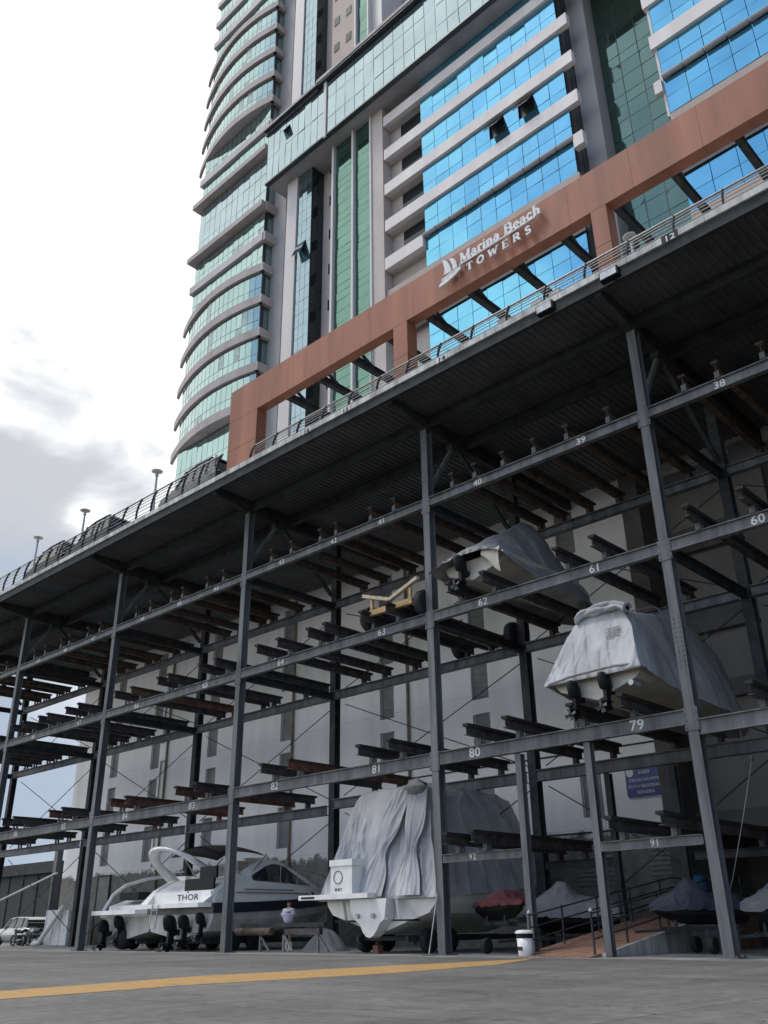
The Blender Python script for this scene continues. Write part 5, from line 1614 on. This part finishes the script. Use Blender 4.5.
def parked_car(lab, x1, yc, z0, paint, tall=1.0, grp=None):
    """estate car along X, front towards -X, tail at x1, standing on z0"""
    car = thing('parked_car', lab, 'car', (x1 - 2.25, yc, z0), grp)
    cxx = x1 - 2.25
    sec = [(-2.25, .55, .85), (-2.1, .38, .95), (-1.2, .3, 1.02), (-.6, .28, 1.05), (.3, .28, 1.05), (1.6, .28, 1.06), (2.15, .35, 1.05), (2.25, .5, .95)]
    m = MB(); m.loft([[(cxx + x, yc - .85, z0 + a * tall), (cxx + x, yc - .88, z0 + (a + b) / 2 * tall), (cxx + x, yc - .82, z0 + b * tall), (cxx + x, yc + .82, z0 + b * tall), (cxx + x, yc + .88, z0 + (a + b) / 2 * tall), (cxx + x, yc + .85, z0 + a * tall)] for x, a, b in sec]); m.build('body', paint, car)
    gh = [(-1.15, 1.06), (-.35, 1.62), (.4, 1.7), (1.7, 1.68), (2.1, 1.4), (2.18, 1.07)]
    m = MB(); m.loft([[(cxx + x, yc - .80, z0 + 1.04 * tall), (cxx + x, yc - .66 - .1 * (1.7 - z), z0 + max(z - .06, 1.045) * tall), (cxx + x, yc + .66, z0 + max(z - .06, 1.045) * tall), (cxx + x, yc + .8, z0 + 1.04 * tall)] for x, z in gh], True, True, False); m.build('windows', M['darkglass'], car)
    m = MB(); m.loft([[(cxx + x, yc - .70, z0 + z * tall), (cxx + x, yc - .66, z0 + (z + .05) * tall), (cxx + x, yc + .66, z0 + (z + .05) * tall), (cxx + x, yc + .70, z0 + z * tall)] for x, z in ((-.4, 1.58), (.4, 1.66), (1.7, 1.64), (2.0, 1.48))], True, True, False); m.build('roof', paint, car)
    for xa, xb in ((-1.0, -.36), (.35, .4), (1.35, 1.4), (2.12, 1.95)):
        MB().bar((cxx + xa, yc - .815, z0 + 1.05 * tall), (cxx + xb, yc - .69, z0 + 1.62 * tall), .06, .05).build('pillar', paint, car)
    for xa in (-1.45, 1.4):
        for yy in (yc - .8, yc + .8): wheel(car, (cxx + xa, yy, z0 + .32), .32, .2, 'Y')


parked_car('silver station wagon parked at the far left edge in front of the dark shed', at(27, 930, Y=30.2).x, 31, 0, M['silver'])
CG = 'cars parked on the deck behind the left railing'
for px, pm, lab in ((226, 'navy', 'dark car parked on the deck right beside the wide left pergola post'), (126, 'steel_dark', 'dark grey car on the deck between the lamp nearest the tower and the middle lamp'), (84, 'black', 'black car on the deck between the middle lamp and the farthest lamp')):
    parked_car(lab, at(px, 470, Y=21.2).x, 21.5, 18.345, M[pm], 1.32, CG)


def motorbike(lab, x, y, col):
    t = thing('motorbike', lab, 'motorbike', (x, y, 0), 'motorbikes parked at the far left')
    for xx in (-.65, .65):
        o = MB()
        pts = [(x + xx + .29 * math.cos(a * PI / 9), y, .31 + .29 * math.sin(a * PI / 9)) for a in range(19)]
        o.path(pts, .055, 6); w_ = o.build('tyre', M['rubber'], t)
        h = MB()
        for a in range(6): h.tube((x + xx, y, .31), (x + xx + .27 * math.cos(a * PI / 3), y, .31 + .27 * math.sin(a * PI / 3)), .014, n=5)
        h.build('spokes', M['zinc'], w_)
    MB().tube((x - .65, y, .31), (x - .42, y, .95), .035).tube((x - .42, y - .33, 1.05), (x - .42, y + .33, 1.05), .02).tube((x - .42, y, .95), (x - .42, y, 1.05), .02).build('fork', M['zinc'], t)
    MB().path([(x - .45, y, .85), (x - .2, y, .4), (x + .3, y, .4), (x + .65, y, .31)], .035).path([(x - .42, y, .8), (x + .5, y, .72)], .03).build('frame', M['black'], t)
    MB().box(x - .22, x + .2, y - .14, y + .14, .32, .62).build('engine', M['steel_dark'], t)
    MB().loft([[(x + a, y + k * w, z) for k, z in ((-1, .72), (-.8, .92), (.8, .92), (1, .72))] for a, w in ((-.4, .08), (-.3, .15), (0, .14), (.08, .1))]).build('tank', M[col], t)
    MB().loft([[(x + a, y - .12, z), (x + a, y - .1, z + .1), (x + a, y + .1, z + .1), (x + a, y + .12, z)] for a, z in ((.08, .76), (.35, .74), (.75, .82), (.85, .86))]).build('seat', M['black'], t)
    MB().tube((x - .46, y, .9), (x - .58, y, .9), .09, n=12).build('headlight', M['zinc'], t)
    MB().tube((x + .1, y - .16, .32), (x + .8, y - .18, .38), .04).build('exhaust', M['zinc'], t)


p = at(18, 940, Y=29.0); motorbike('black motorbike parked in front of the silver station wagon', p.x, 29.0, 'black')
p = at(33, 940, Y=29.5); motorbike('dark motorbike parked next to the white crate', p.x, 29.5, 'silver')
xa, xb = at(43, 940, Y=29.6).x, at(66, 940, Y=29.6).x
cr = thing('crate', 'pale white crate on the ground left of the first dark column', 'crate', ((xa + xb) / 2, 30, 0))
MB().box(xa, xb, 29.6, 31.0, .03, 2.0).build('box', M['text_white'], cr)
m = MB()
for k in range(4): m.box(xa + .05 + k * (xb - xa - .1) / 3 - .04, xa + .05 + k * (xb - xa - .1) / 3 + .04, 29.57, 29.597, .03, 2.0)
m.build('batten', M['text_white'], cr)
pp = thing('pvc_pipe', 'white pipe leaning against the pale crate', 'pipe', (xa, 29.2, 0))
MB().tube((xa + .2, 29.2, .14), (xb - .35, 29.42, 2.25), .15, n=12).tube((xa - .35, 29.2, .16), (xa + .16, 29.2, .16), .15, n=12).build('pipe', M['text_white'], pp)
bx = thing('control_cabinet', 'grey metal cabinet on the ground between the first column and the open motorboat', 'cabinet', (-39, 26, 0))
MB().box(-41.6, -39.4, 26, 27, .02, 1.15).build('case', M['recess'], bx)
MB().box(-40.55, -40.5, 25.985, 25.998, .1, 1.1).build('door_gap', M['steel_dark'], bx)
hs = thing('wall_hatch', 'pale door in the white wall behind the open motorboat', 'door', (-50, 31.9, 0))
xa = at(97, 890, Y=31.9).x; xb = at(108, 890, Y=31.9).x
MB().box(xa, xb, 31.93, 31.99, .02, 3.9).build('leaf', M['recess'], hs)
MB().box(xa - .1, xa, 31.9, 31.99, .02, 4.0).box(xb, xb + .1, 31.9, 31.99, .02, 4.0).box(xa, xb, 31.9, 31.99, 3.9, 4.0).build('frame', M['steel_dark'], hs)

rp_ = thing('rope', 'thin rope hanging slack from the beam to the foot of the large right column', 'rope', (-8.3, 22.1, 0))
a, b = at(752, 758, Y=22.25), at(722, 925, Y=22.35)
MB().path([a, a.lerp(b, .35) + V((.03, 0, -.04)), a.lerp(b, .7) + V((.04, 0, -.05)), b], .010, 5).build('line', M['recess'], rp_)
MB().lathe((a.x, a.y, a.z), [(.02, -.03), (.07, -.02), (.07, .02), (.02, .03)], 12, 'X').build('pulley', M['bracket'], rp_)

# straps over the covered boat of bay 79
c79b = bpy.data.objects.get('covered_boat')
for ys in (24.3, 27.2):
    t = (ys - 21.32) / 9.6; w = hull_w(t, 1.46, .45, 2.6); ct = interp(c79, t)
    pts = []
    for i in range(25):
        th = (i / 24 * 2 - 1) * PI / 2; s_, c_ = math.sin(th), max(0, math.cos(th))
        zz = c_ ** .3; xx = math.copysign(abs(s_) ** .3, s_) if abs(s_) > 1e-6 else 0
        pts.append((-12.35 + (w + .07) * xx * lerp(1, .56, zz), ys + .5 * zz - .3, 6.6 + (ct + .08 - 6.6) * zz))
    MB().path(pts, .022, 5).build('strap', M['tarp_dk'], c79b)
